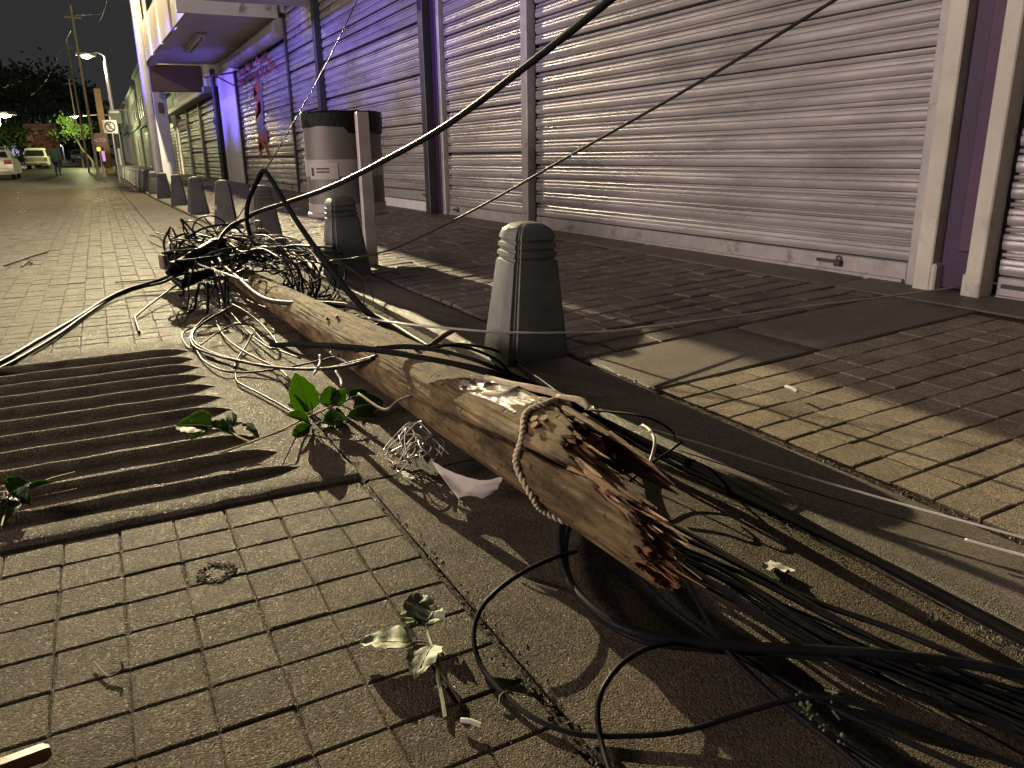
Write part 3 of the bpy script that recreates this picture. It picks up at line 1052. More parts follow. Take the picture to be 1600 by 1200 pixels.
for i, y in enumerate(by):
    x = 1.475 + kshift(y)
    if proto is None:
        proto = bollard_mesh().build('bollard', M['bollard'], smooth=28)
        o = proto
    else:
        o = proto.copy()
        C.objects.link(o)
    o.location = (x, y, .046 + gz(y))
    o.rotation_euler = (random.gauss(0, .018), random.gauss(0, .018), random.gauss(0, .07))
    tag(o, BL[i] if i < 8 else 'dark bollard far down the line, %s one beyond the tall lamp pole' % ('first', 'second', 'third', 'fourth', 'fifth', 'sixth', 'seventh', 'eighth', 'ninth', 'tenth', 'eleventh', 'twelfth', 'thirteenth', 'farthest')[i - 8], 'bollard', 'bollards along the kerb')
    if i == 3:
        mb = MB()
        rnd = random.Random(5)
        for (dx, zz, wd, h) in ((-.055, .20, .10, .10), (.02, .235, .09, .05), (.045, .185, .05, .07), (-.02, .15, .05, .05)):
            poly = [(dx + wd * .6 * math.cos(a) * rnd.uniform(.7, 1.2), zz + h * .6 * math.sin(a) * rnd.uniform(.6, 1.2)) for a in [k * .7 for k in range(9)]]
            mb.prism(poly, 'y', -.135 + .11 * zz, -.120 + .11 * zz)
        p = mb.build('torn_poster', M['sticker'])
        p.parent = o

# ================================================================== LITTER BIN
bx, byy = 1.69, 6.02
BIN = thing('litter_bin', 'perforated metal litter bin with black bag, hung on a pale post beside the sidewalk', 'litter bin', (bx, byy, .07))
zb, zt = .425, 1.15
rx, ry = .295, .26
def band(name, z0, z1, m, r=1.0, smooth=True, n=48):
    mb = MB()
    mb.lathe([(r - .05, z0), (r, z0), (r, z1), (r - .05, z1)], n, (bx, byy, 0), rx, ry)
    return mb.build(name, m, BIN, smooth=smooth)
band('mesh_body', zb + .07, zt - .02, M['bin_mesh'], .985)
band('middle_band', .71, .83, M['bin_band'], 1.0)
band('bottom_band', zb + .02, zb + .085, M['bin_band'], 1.0)
mb = MB()
mb.lathe([(.2, zb - .012), (1.03, zb - .012), (1.05, zb), (1.05, zb + .014), (1.01, zb + .024), (.9, zb + .024)], 48, (bx, byy, 0), rx, ry)
mb.build('base_rim', M['bin_band'], BIN, smooth=True)
mb = MB()
n = 64
vs = []
prof = [(.80, zt - .05), (.97, zt + .015), (1.02, zt + .02), (1.035, zt), (1.03, zt - .05), (1.02, zt - .09)]
for k, (r, z) in enumerate(prof):
    for j in range(n):
        a = 2 * math.pi * j / n
        q = 1 + .018 * noise.noise((math.cos(a) * 5, math.sin(a) * 5, z * 12))
        dz = (.022 * noise.noise((math.cos(a) * 2.2, math.sin(a) * 2.2, 3)) - (.045 if -1.0 < a - 5.6 < .5 else 0)) if k >= 4 else .008 * noise.noise((math.cos(a) * 4, math.sin(a) * 4, 1))
        vs.append((bx + r * q * rx * math.cos(a), byy + r * q * ry * math.sin(a), z + dz))
mb.add(vs, [(k * n + j, k * n + (j + 1) % n, (k + 1) * n + (j + 1) % n, (k + 1) * n + j) for k in range(5) for j in range(n)])
mb.build('black_bag', M['bag'], BIN, smooth='all')
mb = MB()
px_ = bx + .055
mb.bbox((px_, byy - ry - .075, .60), (.092, .055, 1.11), .006)
mb.build('post', M['bin_post'], BIN)
mb = MB()
mb.bbox((px_, byy - ry - .02, .92), (.06, .10, .06), .004)
mb.bbox((px_, byy - ry - .02, .60), (.06, .10, .06), .004)
mb.build('clamp', M['dark_steel'], BIN)
def on_bin(a, z, r=1.008):
    return V3((bx + rx * r * math.cos(a), byy + ry * r * math.sin(a), z))
def patch(name, a0, a1, z0, z1, m, r=1.01, parent=BIN):
    mb = MB()
    k = 8
    vs = [on_bin(a0 + (a1 - a0) * i / k, z, rr) for rr in (r, r + .006) for z in (z0, z1) for i in range(k + 1)]
    q = k + 1
    fs = [(i, i + 1, q + i + 1, q + i) for i in range(k)] + [(2 * q + i, 2 * q + i + 1, 3 * q + i + 1, 3 * q + i) for i in range(k)]
    mb.add(vs, fs)
    return mb.build(name, m, parent)
st = patch('sticker', R(196), R(246), .69, .807, M['bin_sticker'], 1.008)
patch('printed_bar', R(201), R(206), .715, .775, M['ink'], 1.016, st)
for zz, hh in ((.760, .012), (.737, .012)):
    for a in range(5):
        patch('printed_line', R(212 + a * 4.4), R(215.4 + a * 4.4), zz, zz + hh, M['ink'], 1.016, st)

# ================================================================== THE FALLEN POLE
PA, PB, RA, RB = V3((.852, .92, .194)), V3((.779, 5.0, .078)), .117, .074
def axis(y):
    t = (y - PA.y) / (PB.y - PA.y)
    return PA.lerp(PB, t) if t <= 1 else PB + (PB - PA) * (t - 1) * .6 + V3((0, (y - PB.y) - (PB.y - PA.y) * (t - 1) * .6, 0))
def rad(y):
    return RA + (RB - RA) * min((y - PA.y) / (PB.y - PA.y), 1.25)
def surf(y, deg, off=0.0):
    a = R(deg)
    return axis(y) + V3((math.cos(a), 0, math.sin(a))) * (rad(y) + off)
def sstep(a, b, x):
    t = min(max((x - a) / (b - a), 0), 1)
    return t * t * (3 - 2 * t)
def fend(u, v):
    y = .975 + .35 * sstep(-.25, .30, u) + .27 * sstep(.15, .85, v) * (1 - .60 * sstep(-.2, .3, u))
    y += .06 * sstep(-1.0, -.3, u) * sstep(-.1, .3, v)
    y -= .03 * math.exp(-((u - .72) ** 2 / .05 + (v - .10) ** 2 / .04))
    y -= .09 * math.exp(-((u - .40) ** 2 / .015 + (v - .72) ** 2 / .03))
    y += .05 * math.exp(-((u - .20) ** 2 / .03 + (v - .10) ** 2 / .25))
    y += .060 * noise.noise((u * 3.1, v * 3.1, 2)) + .032 * noise.noise((u * 8, v * 8, 5)) + .016 * noise.noise((u * 19, v * 19, 9))
    return max(y, .945 + .035 * noise.noise((u * 7, v * 7, 3)))
NT, NY = 280, 130
Y1 = 6.35
vs, fs, mi = [], [], []
for i in range(NY + 1):
    s = (i / NY) ** 1.35
    for j in range(NT):
        a = 2 * math.pi * j / NT
        deg = 360 * j / NT
        y0 = fend(math.cos(a), math.sin(a))
        y = y0 + (Y1 - y0) * s
        tc = 148 + 38 * (y - 1.2) + 2.2 * noise.noise((y * 9, 0, 0)) + 1.2 * noise.noise((y * 30, 4, 0))
        d = -.040 * math.exp(-((deg - tc) / 1.6) ** 2) * (1 - sstep(1.9, 2.2, y)) + .004 * sstep(tc - 1, tc - 3, deg) * sstep(120, 150, deg) * (1 - sstep(1.9, 2.2, y))
        d += -.012 * math.exp(-((deg - 196 - 6 * y) / 1.6) ** 2) * sstep(1.0, 1.1, y) * (1 - sstep(1.5, 1.7, y))
        d += .006 * noise.noise((math.cos(a) * 2.4, y * .9, math.sin(a) * 2.4)) + .0028 * noise.noise((math.cos(a) * 9, y * 2.2, math.sin(a) * 9)) + .0014 * noise.noise((math.cos(a) * 26, y * 3, math.sin(a) * 26))
        if i == 0:
            d -= .006
        for (ky, kd) in ((4.05, 100), (3.2, 130), (2.6, 75), (4.7, 70)):
            q = ((y - ky) / .05) ** 2 + ((deg - kd) / 13) ** 2
            if q < 4:
                d += .009 * math.exp(-q) - .016 * math.exp(-q * 7)
        vs.append(tuple(surf(y, deg, d)))
fs = [(i * NT + j, i * NT + (j + 1) % NT, (i + 1) * NT + (j + 1) % NT, (i + 1) * NT + j) for i in range(NY) for j in range(NT)]
mi = [0] * len(fs)
fs.append(tuple(NY * NT + j for j in range(NT)))
mi.append(0)
POLE = thing('fallen_utility_pole', 'snapped wooden utility pole lying along the gutter with a splintered end', 'utility pole', (.852, 1.2, 0))
mb = MB()
mb.v, mb.f, mb.m = vs, fs, mi
mb.build('shaft', M['wood'], POLE, smooth='all')
# the broken face: fibres ending at uneven depth
vs, fs = [], []
NR = 22
for r in range(NR + 1):
    f = 1 - r / NR * .97
    for j in range(NT):
        a = 2 * math.pi * j / NT
        u, v = f * math.cos(a), f * math.sin(a)
        y = fend(u, v)
        if r:
            y += .014 * noise.noise((u * 30, v * 30, 1))
        c = axis(y)
        rr = rad(y) * f - (.007 if r == 0 else 0)
        vs.append((c.x + rr * math.cos(a), y, c.z + rr * math.sin(a)))
fs = [(i * NT + j, i * NT + (j + 1) % NT, (i + 1) * NT + (j + 1) % NT, (i + 1) * NT + j) for i in range(NR) for j in range(NT)]
fs.append(tuple(NR * NT + j for j in range(NT)))
mb = MB()
mb.add(vs, fs)
mb.build('broken_heartwood', M['rot'], POLE, smooth=55)
rnd = random.Random(12)
def splinter(y, deg, depth, ln, wd, m, bend=0, lift=0):
    """a long sharp sliver pointing out of the break towards the near end"""
    c = surf(y, deg, -depth)
    a = R(deg)
    rad_ = V3((math.cos(a), 0, math.sin(a)))
    tg = V3((-math.sin(a), 0, math.cos(a)))
    n = 7
    vs = []
    for i in range(n + 1):
        t = i / n
        p = c + V3((0, .10 - (ln + .10) * t, 0)) + tg * bend * t * t + rad_ * (lift * t * t + .003 * noise.noise((t * 6, deg, y * 7)))
        wq = wd * (1 - t ** 1.6) * (1 + .35 * noise.noise((t * 9, deg, 1))) + .0008
        th = wd * .42 * (1 - t) + .0008
        vs += [p - tg * wq - rad_ * th, p + tg * wq - rad_ * th, p + tg * wq * .8 + rad_ * th, p - tg * wq * .7 + rad_ * th]
    mb = MB()
    mb.add(vs, [(i * 4 + j, i * 4 + (j + 1) % 4, (i + 1) * 4 + (j + 1) % 4, (i + 1) * 4 + j) for i in range(n) for j in range(4)] + [(3, 2, 1, 0), tuple(n * 4 + j for j in range(4))])
    mb.build('splinter', m, POLE)
for y, deg, dp, ln, wd, k, bd, lf in (
        (1.44, 92, .005, .10, .016, 'splinter', 0, .001), (1.42, 74, .006, .15, .020, 'splinter', -.006, -.004), (1.38, 58, .008, .17, .022, 'splinter', -.014, -.010),
        (1.32, 42, .010, .17, .024, 'splinter', -.014, -.012), (1.26, 20, .012, .15, .022, 'rot', -.006, -.012), (1.22, 4, .014, .12, .018, 'splinter', 0, -.012),
        (1.36, 70, .045, .13, .016, 'splinter', -.01, -.015), (1.33, 98, .045, .10, .016, 'rot', 0, -.01), (1.22, 110, .07, .12, .016, 'splinter', 0, -.01),
        (1.22, 138, .014, .09, .013, 'splinter', 0, .001), (1.13, 152, .014, .08, .013, 'splinter', 0, .001), (1.06, 166, .018, .06, .011, 'splinter', 0, 0),
        (1.02, 190, .03, .035, .010, 'splinter', 0, 0), (1.01, 230, .03, .035, .010, 'splinter', 0, 0)):
    splinter(y, deg, dp, ln, wd, M[k], bd, lf)
for k in range(70):                                       # fine fibres standing out of the break
    u, v = rnd.uniform(-.55, .75), rnd.uniform(-.75, .8)
    if u * u + v * v > .85:
        continue
    splinter(fend(u, v) + .01, math.degrees(math.atan2(v, u)), rad(1.2) * (1 - math.hypot(u, v)), rnd.uniform(.03, .12), rnd.uniform(.0018, .006), M[rnd.choice(('rot', 'splinter', 'splinter'))], rnd.uniform(-.012, .012), rnd.uniform(-.012, .012))
for k in range(30):
    splinter(rnd.uniform(.965, .995), rnd.uniform(165, 275), rnd.uniform(.008, .08), rnd.uniform(.008, .022), rnd.uniform(.002, .004), M[rnd.choice(('rot', 'splinter'))], rnd.uniform(-.008, .008), rnd.uniform(-.008, .008))
for y, deg in ((1.41, 121), (1.385, 115), (1.39, 127), (2.25, 96), (3.05, 112), (3.12, 128)):
    mb = MB()
    p, q = surf(y, deg, -.004), surf(y, deg, .010)
    mb.tube([p, q], .006, 8)
    mb.tube([q, surf(y, deg, .013)], .0095, 8)
    mb.build('nail', M['rust'], POLE, smooth=30)
# wooden cross arm left at the far end
XA = thing('cross_arm', 'short dark cross arm under the cable tangle at the far end of the pole', 'cross arm', (.76, 5.75, .2))
mb = MB()
mb.bbox((.66, 5.95, .17), (.75, .09, .10), .008, rz=.25)
mb.build('arm', M['twig'], XA)
for dx in (-.28, -.08):
    mb = MB()
    mb.lathe([(.01, 0), (.03, .0), (.036, .02), (.024, .035), (.036, .05), (.02, .075), (0, .08)], 12, (.66 + dx, 5.95 + dx * .25, .222))
    mb.build('insulator', M['sticker'], XA, smooth=True)

# rope and clear film round the pole
rp_ = []
for k in range(28):
    dg = 48 + 215 * k / 27
    y = 1.49 - .17 * sstep(48, 263, dg) + .012 * math.sin(k * .9)
    rp_.append(surf(y, dg, .007))
mb = MB()
for ph in (0, math.pi):
    P = spline(rp_, 6)
    tw = []
    for i, p in enumerate(P):
        t = (P[min(i + 1, len(P) - 1)] - P[max(i - 1, 0)]).normalized()
        u = t.cross(V3((0, 1, .2))).normalized()
        b = t.cross(u)
        a = i * .75 + ph
        tw.append(p + (u * math.cos(a) + b * math.sin(a)) * .0036)
    mb.tube(tw, .0046, 8)
tail = [surf(1.49, 50, .008), surf(1.52, 62, .02), surf(1.58, 76, .016), surf(1.66, 86, .010), surf(1.76, 94, .008)]
mb.tube(spline(tail, 6), .0085, 8)
mb.tube(spline([surf(1.50, 66, .016), surf(1.44, 56, .03), surf(1.42, 50, .022)], 6), .0075, 8)
mb.tube(spline([surf(1.62, 86, .010), surf(1.60, 100, .012), surf(1.62, 112, .008), surf(1.68, 120, .006)], 6), .005, 8)
tag(mb.build('rope', M['rope'], smooth='all'), 'frayed pale rope knotted round the pole near its broken end', 'rope')
mb = MB()
n1, n2 = 26, 22
vs = []
for i in range(n1 + 1):
    for j in range(n2 + 1):
        y = 1.50 + .32 * i / n1
        dg = 84 + 42 * j / n2 + 6 * noise.noise((y * 6, j * .2, 1))
        vs.append(tuple(surf(y, dg, .004 + .008 * abs(noise.noise((y * 17, dg * .13, 3))) + .006 * abs(noise.noise((y * 40, dg * .3, 5))))))
k = n2 + 1
fs = [(i * k + j, i * k + j + 1, (i + 1) * k + j + 1, (i + 1) * k + j) for i in range(n1) for j in range(n2) if noise.noise((i * .22, j * .22, 6)) > -.16]
mb.add(vs, fs)
tag(mb.build('plastic_film', M['film'], smooth='all'), 'crumpled clear plastic film stuck on top of the pole', 'plastic film')

# ================================================================== CABLES
def cable(label, pts, r, m='cable', group=None, n=8, seg=8, name='cable', cat='cable', jit=0):
    P = spline(pts, seg)
    if jit:
        s = random.uniform(0, 50)
        P = [p + V3((noise.noise((p.y * 3, s, 0)), 0, .3 * noise.noise((p.y * 3, s, 5)))) * jit for p in P]
    mb = MB()
    mb.tube(P, r, n)
    o = mb.build(name, M[m], smooth='all')
    return tag(o, label, cat, group)

def bundle(label, pts, r, k, spread, m='cable', group=None, seed=1):
    """k separate cables running together"""
    rnd = random.Random(seed)
    for i in range(k):
        a0 = 2 * math.pi * i / k + rnd.uniform(0, .6)
        dr = spread * (.5 + .5 * rnd.random())
        q = []
        for j, p in enumerate(pts):
            a = a0 + .5 * j
            p = V3(p) + V3((math.cos(a) * dr, math.sin(a) * dr * .3, abs(math.sin(a)) * dr))
            q.append(p + V3((rnd.uniform(-1, 1), 0, 0)) * spread * .35)
        cable(label, q, r * rnd.uniform(.8, 1.1), m, group)

# overhead runs
cable('thick black cable rising from the tangle across the top of the shutters',
      [(0.606, 5.600, 0.253), (0.712, 5.750, 0.350), (0.890, 5.600, 0.476), (1.046, 5.100, 0.578), (1.197, 4.550, 0.686), (1.332, 4.000, 0.826), (1.467, 3.450, 0.985), (1.576, 2.850, 1.193), (1.655, 2.420, 1.354), (1.727, 2.100, 1.491)], .0148, name='cable')
cable('thin cable sloping up across the big shutter from the second bollard',
      [(1.386, 5.830, 0.050), (1.217, 4.900, 0.210), (1.333, 4.750, 0.238), (1.463, 4.500, 0.297), (1.560, 4.200, 0.393), (1.711, 3.650, 0.592), (1.849, 2.950, 0.851), (2.023, 2.350, 1.099), (2.217, 1.950, 1.315), (2.293, 1.700, 1.431)], .0062, 'cable_dusty')
cable('very thin wire rising steeply from the peak of the bent cable',
      [(0.676, 5.600, 0.321), (0.863, 5.600, 0.538), (1.033, 5.700, 0.760), (1.388, 6.000, 1.181), (1.770, 6.400, 1.640), (2.131, 6.800, 2.110), (2.421, 7.100, 2.510)], .0038, 'cable_dusty', name='wire', cat='wire')
cable('stiff black cable bent into a sharp peak above the tangle',
      [(0.858, 5.500, 0.331), (0.845, 5.500, 0.447), (0.868, 5.500, 0.572), (0.930, 5.500, 0.686), (0.984, 5.500, 0.767), (0.995, 5.300, 0.713), (0.977, 4.700, 0.540), (0.957, 4.000, 0.367), (0.954, 3.350, 0.217), (0.981, 3.000, 0.162), (0.980, 2.700, 0.155), (0.982, 2.450, 0.161)], .0150, 'cable_matt')
cable('grey cable snaking down over the top of the pole',
      [(0.889, 5.600, 0.468), (0.733, 5.550, 0.407), (0.608, 5.300, 0.311), (0.593, 5.050, 0.237), (0.629, 4.650, 0.188), (0.656, 4.150, 0.157), (0.711, 3.850, 0.165), (0.845, 3.620, 0.185), (0.943, 3.420, 0.192), (1.004, 3.150, 0.171), (1.018, 2.800, 0.155), (1.027, 2.500, 0.143)], .0125, 'cable_dusty')
# two runs crossing the road on the left
G1 = 'pair of cables crossing the road from the tangle'
cable('upper one of two cables running across the road to the left',
      [(0.396, 5.100, 0.239), (0.315, 5.628, 0.100), (0.206, 5.677, 0.060), (0.065, 5.607, 0.040), (-0.071, 5.335, 0.028), (-0.219, 4.815, 0.020), (-0.374, 4.288, 0.020), (-0.496, 3.889, 0.020), (-0.695, 3.414, 0.020)], .0108, group=G1)
cable('lower one of two cables running across the road to the left',
      [(0.403, 5.000, 0.227), (0.290, 5.537, 0.080), (0.143, 5.646, 0.040), (-0.016, 5.457, 0.020), (-0.158, 4.995, 0.015), (-0.298, 4.400, 0.014), (-0.430, 3.952, 0.014), (-0.524, 3.696, 0.014), (-0.702, 3.220, 0.014)], .0090, group=G1)
cable('thin bent wire end lying on the road below the splice closure',
      [(0.464, 5.596, 0.100), (0.251, 5.193, 0.050), (0.082, 4.728, 0.020), (0.067, 4.620, 0.012), (0.070, 4.261, 0.010)], .006, 'cable')
cable('fine straight wire lying flat on the road left of the tangle',
      [(0.428, 5.948, 0.040), (0.228, 6.189, 0.012), (-0.003, 6.217, 0.010)], .0045, 'cable')

# coil lying at the left of the pole
G2 = 'loops of cable lying left of the pole'
lab2 = 'black cable loop lying on the gutter left of the pole'
for i, q in enumerate((
        [(0.493, 4.263, 0.080), (0.396, 4.203, 0.050), (0.313, 4.093, 0.020), (0.288, 3.852, 0.020), (0.319, 3.645, 0.020), (0.402, 3.397, 0.020), (0.506, 3.160, 0.030), (0.603, 2.889, 0.070), (0.666, 2.599, 0.140), (0.732, 2.428, 0.200)],
        [(0.492, 4.305, 0.080), (0.385, 4.247, 0.050), (0.301, 4.067, 0.020), (0.277, 3.770, 0.020), (0.330, 3.557, 0.020), (0.431, 3.330, 0.020), (0.541, 3.074, 0.040), (0.630, 2.790, 0.090), (0.686, 2.561, 0.160), (0.741, 2.418, 0.210)],
        [(0.537, 4.260, 0.100), (0.471, 4.275, 0.070), (0.439, 4.231, 0.040), (0.431, 3.904, 0.020), (0.461, 3.558, 0.020), (0.509, 3.295, 0.020), (0.547, 3.118, 0.015), (0.550, 2.917, 0.012)],
        [(0.537, 4.324, 0.100), (0.582, 4.146, 0.080), (0.619, 3.918, 0.050), (0.620, 3.585, 0.030), (0.578, 3.468, 0.030), (0.555, 3.780, 0.020), (0.541, 4.185, 0.030), (0.529, 4.314, 0.050)],
        [(0.288, 3.938, 0.015), (0.285, 3.528, 0.012), (0.330, 3.250, 0.020), (0.408, 3.191, 0.012), (0.521, 3.105, 0.030), (0.623, 2.975, 0.070), (0.707, 2.796, 0.130)],
        [(0.380, 3.208, 0.012), (0.367, 3.056, 0.012), (0.406, 2.886, 0.012), (0.444, 2.720, 0.012), (0.477, 2.561, 0.012)],
        [(0.346, 4.195, 0.030), (0.258, 4.100, 0.012), (0.268, 3.750, 0.010), (0.403, 3.901, 0.040), (0.497, 3.957, 0.060), (0.579, 4.068, 0.020), (0.590, 3.617, 0.012), (0.651, 3.227, 0.030)],
        [(0.546, 3.762, 0.050), (0.493, 3.637, 0.020), (0.427, 3.451, 0.010), (0.388, 3.292, 0.010)])):
    cable(('widest black loop swinging from the pole over the edge of the ridged concrete', 'second wide black loop nested inside the widest one', 'dusty loop running down from the tangle towards the green leaves', 'narrow doubled back loop close beside the pole', 'thin cable crossing under the wide loops at the ridge ends', 'thin black cable end running from the loops towards the leaves', 'thin zigzag cable among the loops left of the pole', 'short straight cable end across the loops left of the pole')[i], q, (.0064, .0056, .0048, .0050, .0042, .0040, .0040, .0048)[i], 'cable' if i != 2 else 'cable_dusty', G2)

# the thick run over the pole and along the kerb
G3 = 'cables running over the pole and along the kerb'
lab3 = 'thick black cable passing over the pole and then along the kerb'
run = [(0.516, 3.089, 0.130), (0.584, 2.870, 0.170), (0.648, 2.468, 0.240), (0.713, 2.193, 0.272), (0.784, 1.909, 0.292), (0.851, 1.764, 0.285), (0.978, 1.786, 0.220), (1.155, 1.833, 0.120), (1.236, 1.749, 0.075), (1.262, 1.573, 0.060), (1.268, 1.396, 0.058), (1.269, 1.176, 0.056), (1.267, 0.993, 0.056), (1.264, 0.837, 0.056), (1.261, 0.705, 0.056), (1.259, 0.582, 0.056), (1.256, 0.450, 0.056)]
bundle(lab3, run, .0080, 3, .011, 'cable_matt', group=G3, seed=4)
run2 = [(0.661, 2.363, 0.250), (0.786, 2.224, 0.270), (0.853, 1.979, 0.285), (0.944, 1.834, 0.250), (1.132, 1.868, 0.140), (1.240, 1.756, 0.060), (1.247, 1.498, 0.054), (1.251, 1.262, 0.055), (1.253, 1.014, 0.056), (1.250, 0.800, 0.056), (1.243, 0.583, 0.056), (1.237, 0.441, 0.056)]
bundle(lab3, run2, .006, 2, .014, 'cable_matt', group=G3, seed=9)
run3 = [(0.831, 2.233, 0.260), (1.062, 2.458, 0.200), (1.338, 2.710, 0.080), (1.341, 2.396, 0.050), (1.303, 2.068, 0.040), (1.267, 1.728, 0.052), (1.251, 1.426, 0.054)]
cable('thin black cable arching off the pole behind the thick run', run3, .006)
cable('second thin black cable arching off the pole behind the thick run', [(0.839, 2.372, 0.240), (1.018, 2.357, 0.220), (1.207, 2.472, 0.120), (1.253, 2.409, 0.060), (1.237, 2.168, 0.050), (1.235, 1.849, 0.050)], .0055)
cable('short reddish cable stub pointing up behind the pole', [(1.045, 2.750, 0.123), (1.107, 2.750, 0.162), (1.160, 2.750, 0.186)], .011, 'rust')
cable('short thin stick-like cable end lying across the pole', [(0.735, 3.100, 0.102), (0.846, 3.050, 0.153), (0.942, 3.000, 0.191)], .006, 'cable_dusty')
cable('thin brown wire draped across the pole below the leaves', [(0.647, 2.350, 0.111), (0.667, 2.150, 0.111), (0.703, 2.100, 0.150), (0.797, 2.050, 0.182), (0.921, 2.000, 0.180), (1.068, 1.950, 0.158), (1.151, 1.900, 0.101)], .0042, 'twig')

# pale wires
cable('pale steel wire stretched past the foot of the closest bollard to the far wall',
      [(0.890, 3.000, 0.219), (0.940, 2.950, 0.209), (0.995, 2.800, 0.217), (1.107, 2.680, 0.211), (1.261, 2.550, 0.203), (1.467, 2.450, 0.195), (1.713, 2.440, 0.175), (2.158, 2.430, 0.170), (2.883, 2.400, 0.171), (3.485, 2.350, 0.178), (4.231, 2.300, 0.195), (4.730, 2.280, 0.193)], .0045, 'wire', name='wire', cat='wire')
cable('upper pale wire sagging over the kerb at the right edge',
      [(1.318, 1.737, 0.070), (1.341, 1.483, 0.090), (1.389, 1.197, 0.100), (1.453, 0.986, 0.100), (1.501, 0.843, 0.100), (1.557, 0.745, 0.090), (1.604, 0.652, 0.080)], .0027, 'white_wire', name='wire', cat='wire')
cable('lower pale wire at the right edge, end bare',
      [(1.461, 0.830, 0.080), (1.482, 0.775, 0.080), (1.506, 0.715, 0.080), (1.537, 0.641, 0.080)], .0032, 'white_wire', name='wire', cat='wire')
cable('very fine dark wire between the two pale wires over the kerb',
      [(1.285, 1.547, 0.070), (1.349, 1.258, 0.075), (1.417, 1.036, 0.075), (1.474, 0.848, 0.075), (1.529, 0.726, 0.070)], .0018, 'cable_dusty', name='wire', cat='wire')
cable('short white cable end curling up beside the broken end of the pole',
      [(1.226, 1.604, 0.130), (1.216, 1.556, 0.130), (1.193, 1.506, 0.120), (1.164, 1.480, 0.090), (1.113, 1.446, 0.060)], .0042, 'white_wire')
cable('thin black cable end crossing the white one beside the broken pole',
      [(1.289, 1.511, 0.100), (1.244, 1.509, 0.080), (1.176, 1.502, 0.060), (1.082, 1.458, 0.050)], .0036)
cable('curved thin black cable arching over the kerb above the white cable end',
      [(1.153, 1.903, 0.100), (1.193, 1.722, 0.140), (1.221, 1.581, 0.160), (1.267, 1.533, 0.130), (1.342, 1.600, 0.060)], .0034)
for i, q in enumerate(([(0.625, 2.750, 0.154), (0.611, 2.700, 0.136), (0.563, 2.600, 0.127)], [(0.676, 2.800, 0.148), (0.712, 2.800, 0.118), (0.765, 2.750, 0.093), (0.823, 2.700, 0.081)], [(0.642, 2.600, 0.127), (0.643, 2.550, 0.111), (0.633, 2.500, 0.102)])):
    cable(('left', 'longest', 'right')[i] + ' of three stripped pale wire ends poking out above the green leaves', q, .0045, 'white_wire', 'stripped wire ends above the leaves', name='wire', cat='wire')

# cables fanning out of the picture at the lower right
G4 = 'cables fanning out at the lower right'
lab4 = 'black cable running along the gutter past the broken end of the pole'
rnd = random.Random(21)
starts = [(930, 800), (950, 815), (965, 790), (980, 800), (990, 826), (1000, 850), (1000, 812), (1010, 838)]
E4 = []
for i in range(17):
    t = i / 16
    a = (0.971, 1.367, 0.030)
    b = (0.939, 1.200, 0.030)
    s0 = V3(a).lerp(V3(b), rnd.random())
    m1a, m1b = V3((1.027, 1.020, 0.030)), V3((0.955, 0.978, 0.030))
    m2a, m2b = V3((1.066, 0.774, 0.030)), V3((0.971, 0.734, 0.030))
    m3a, m3b = V3((1.175, 0.540, 0.030)), V3((1.044, 0.464, 0.030))
    e1 = m3a.lerp(m3b, rnd.random())
    e2 = e1 + (e1 - m2a.lerp(m2b, t)) * .5
    q = [V3((.98, 1.75, .03)).lerp(V3((1.06, 1.6, .03)), rnd.random()), s0, m1a.lerp(m1b, min(1, max(0, t + rnd.uniform(-.2, .2)))), m2a.lerp(m2b, min(1, max(0, t + rnd.uniform(-.2, .2)))), e1, e2]
    dz = rnd.uniform(-.012, .018)
    q = [p + V3((0, 0, dz * min(1, k / 2) - .008)) for k, p in enumerate(q)]
    cable(lab4, q, rnd.choice((.0024, .003, .0038, .0052)), 'cable_matt', G4, jit=.022)
cable('loose thin cable diverging from the fan towards the kerb', [(0.994, 1.297, 0.030), (1.041, 1.133, 0.030), (1.075, 0.899, 0.030), (1.135, 0.736, 0.030), (1.167, 0.617, 0.030), (1.202, 0.516, 0.030)], .006)
cable('upper loose cable of the fan, running straight beside the pale scrap', [(1.025, 1.314, 0.030), (1.054, 1.189, 0.030), (1.065, 0.971, 0.030), (1.076, 0.769, 0.030), (1.104, 0.642, 0.030), (1.129, 0.494, 0.030)], .0058)
cable('thick grey cable curving out from under the pole to the right',
      [(0.977, 1.532, 0.030), (0.831, 1.371, 0.030), (0.772, 1.283, 0.030), (0.726, 1.187, 0.030), (0.706, 1.104, 0.030), (0.707, 1.018, 0.030), (0.734, 0.947, 0.030), (0.796, 0.883, 0.030), (0.860, 0.827, 0.035), (0.943, 0.764, 0.040), (1.031, 0.685, 0.050), (1.119, 0.611, 0.050), (1.201, 0.519, 0.050)], .0092)
cable('second cable curving out beside the thick grey one',
      [(0.930, 1.473, 0.012), (0.807, 1.319, 0.012), (0.738, 1.187, 0.012), (0.715, 1.061, 0.012), (0.739, 0.952, 0.012), (0.821, 0.877, 0.012), (0.918, 0.795, 0.020), (1.001, 0.708, 0.030), (1.089, 0.610, 0.030), (1.165, 0.496, 0.030)], .0062)
cable('large thin loop of cable lying on the gutter in front of the pole',
      [(0.808, 1.278, 0.012), (0.708, 1.205, 0.060), (0.620, 1.165, 0.075), (0.548, 1.138, 0.070), (0.502, 1.120, 0.050), (0.471, 1.081, 0.030), (0.458, 1.024, 0.012), (0.461, 0.950, 0.008), (0.478, 0.873, 0.008), (0.517, 0.814, 0.008), (0.581, 0.771, 0.010), (0.660, 0.735, 0.014), (0.747, 0.708, 0.030), (0.820, 0.677, 0.050), (0.868, 0.637, 0.060), (0.918, 0.576, 0.050), (0.977, 0.514, 0.030), (1.034, 0.422, 0.020)], .0046)
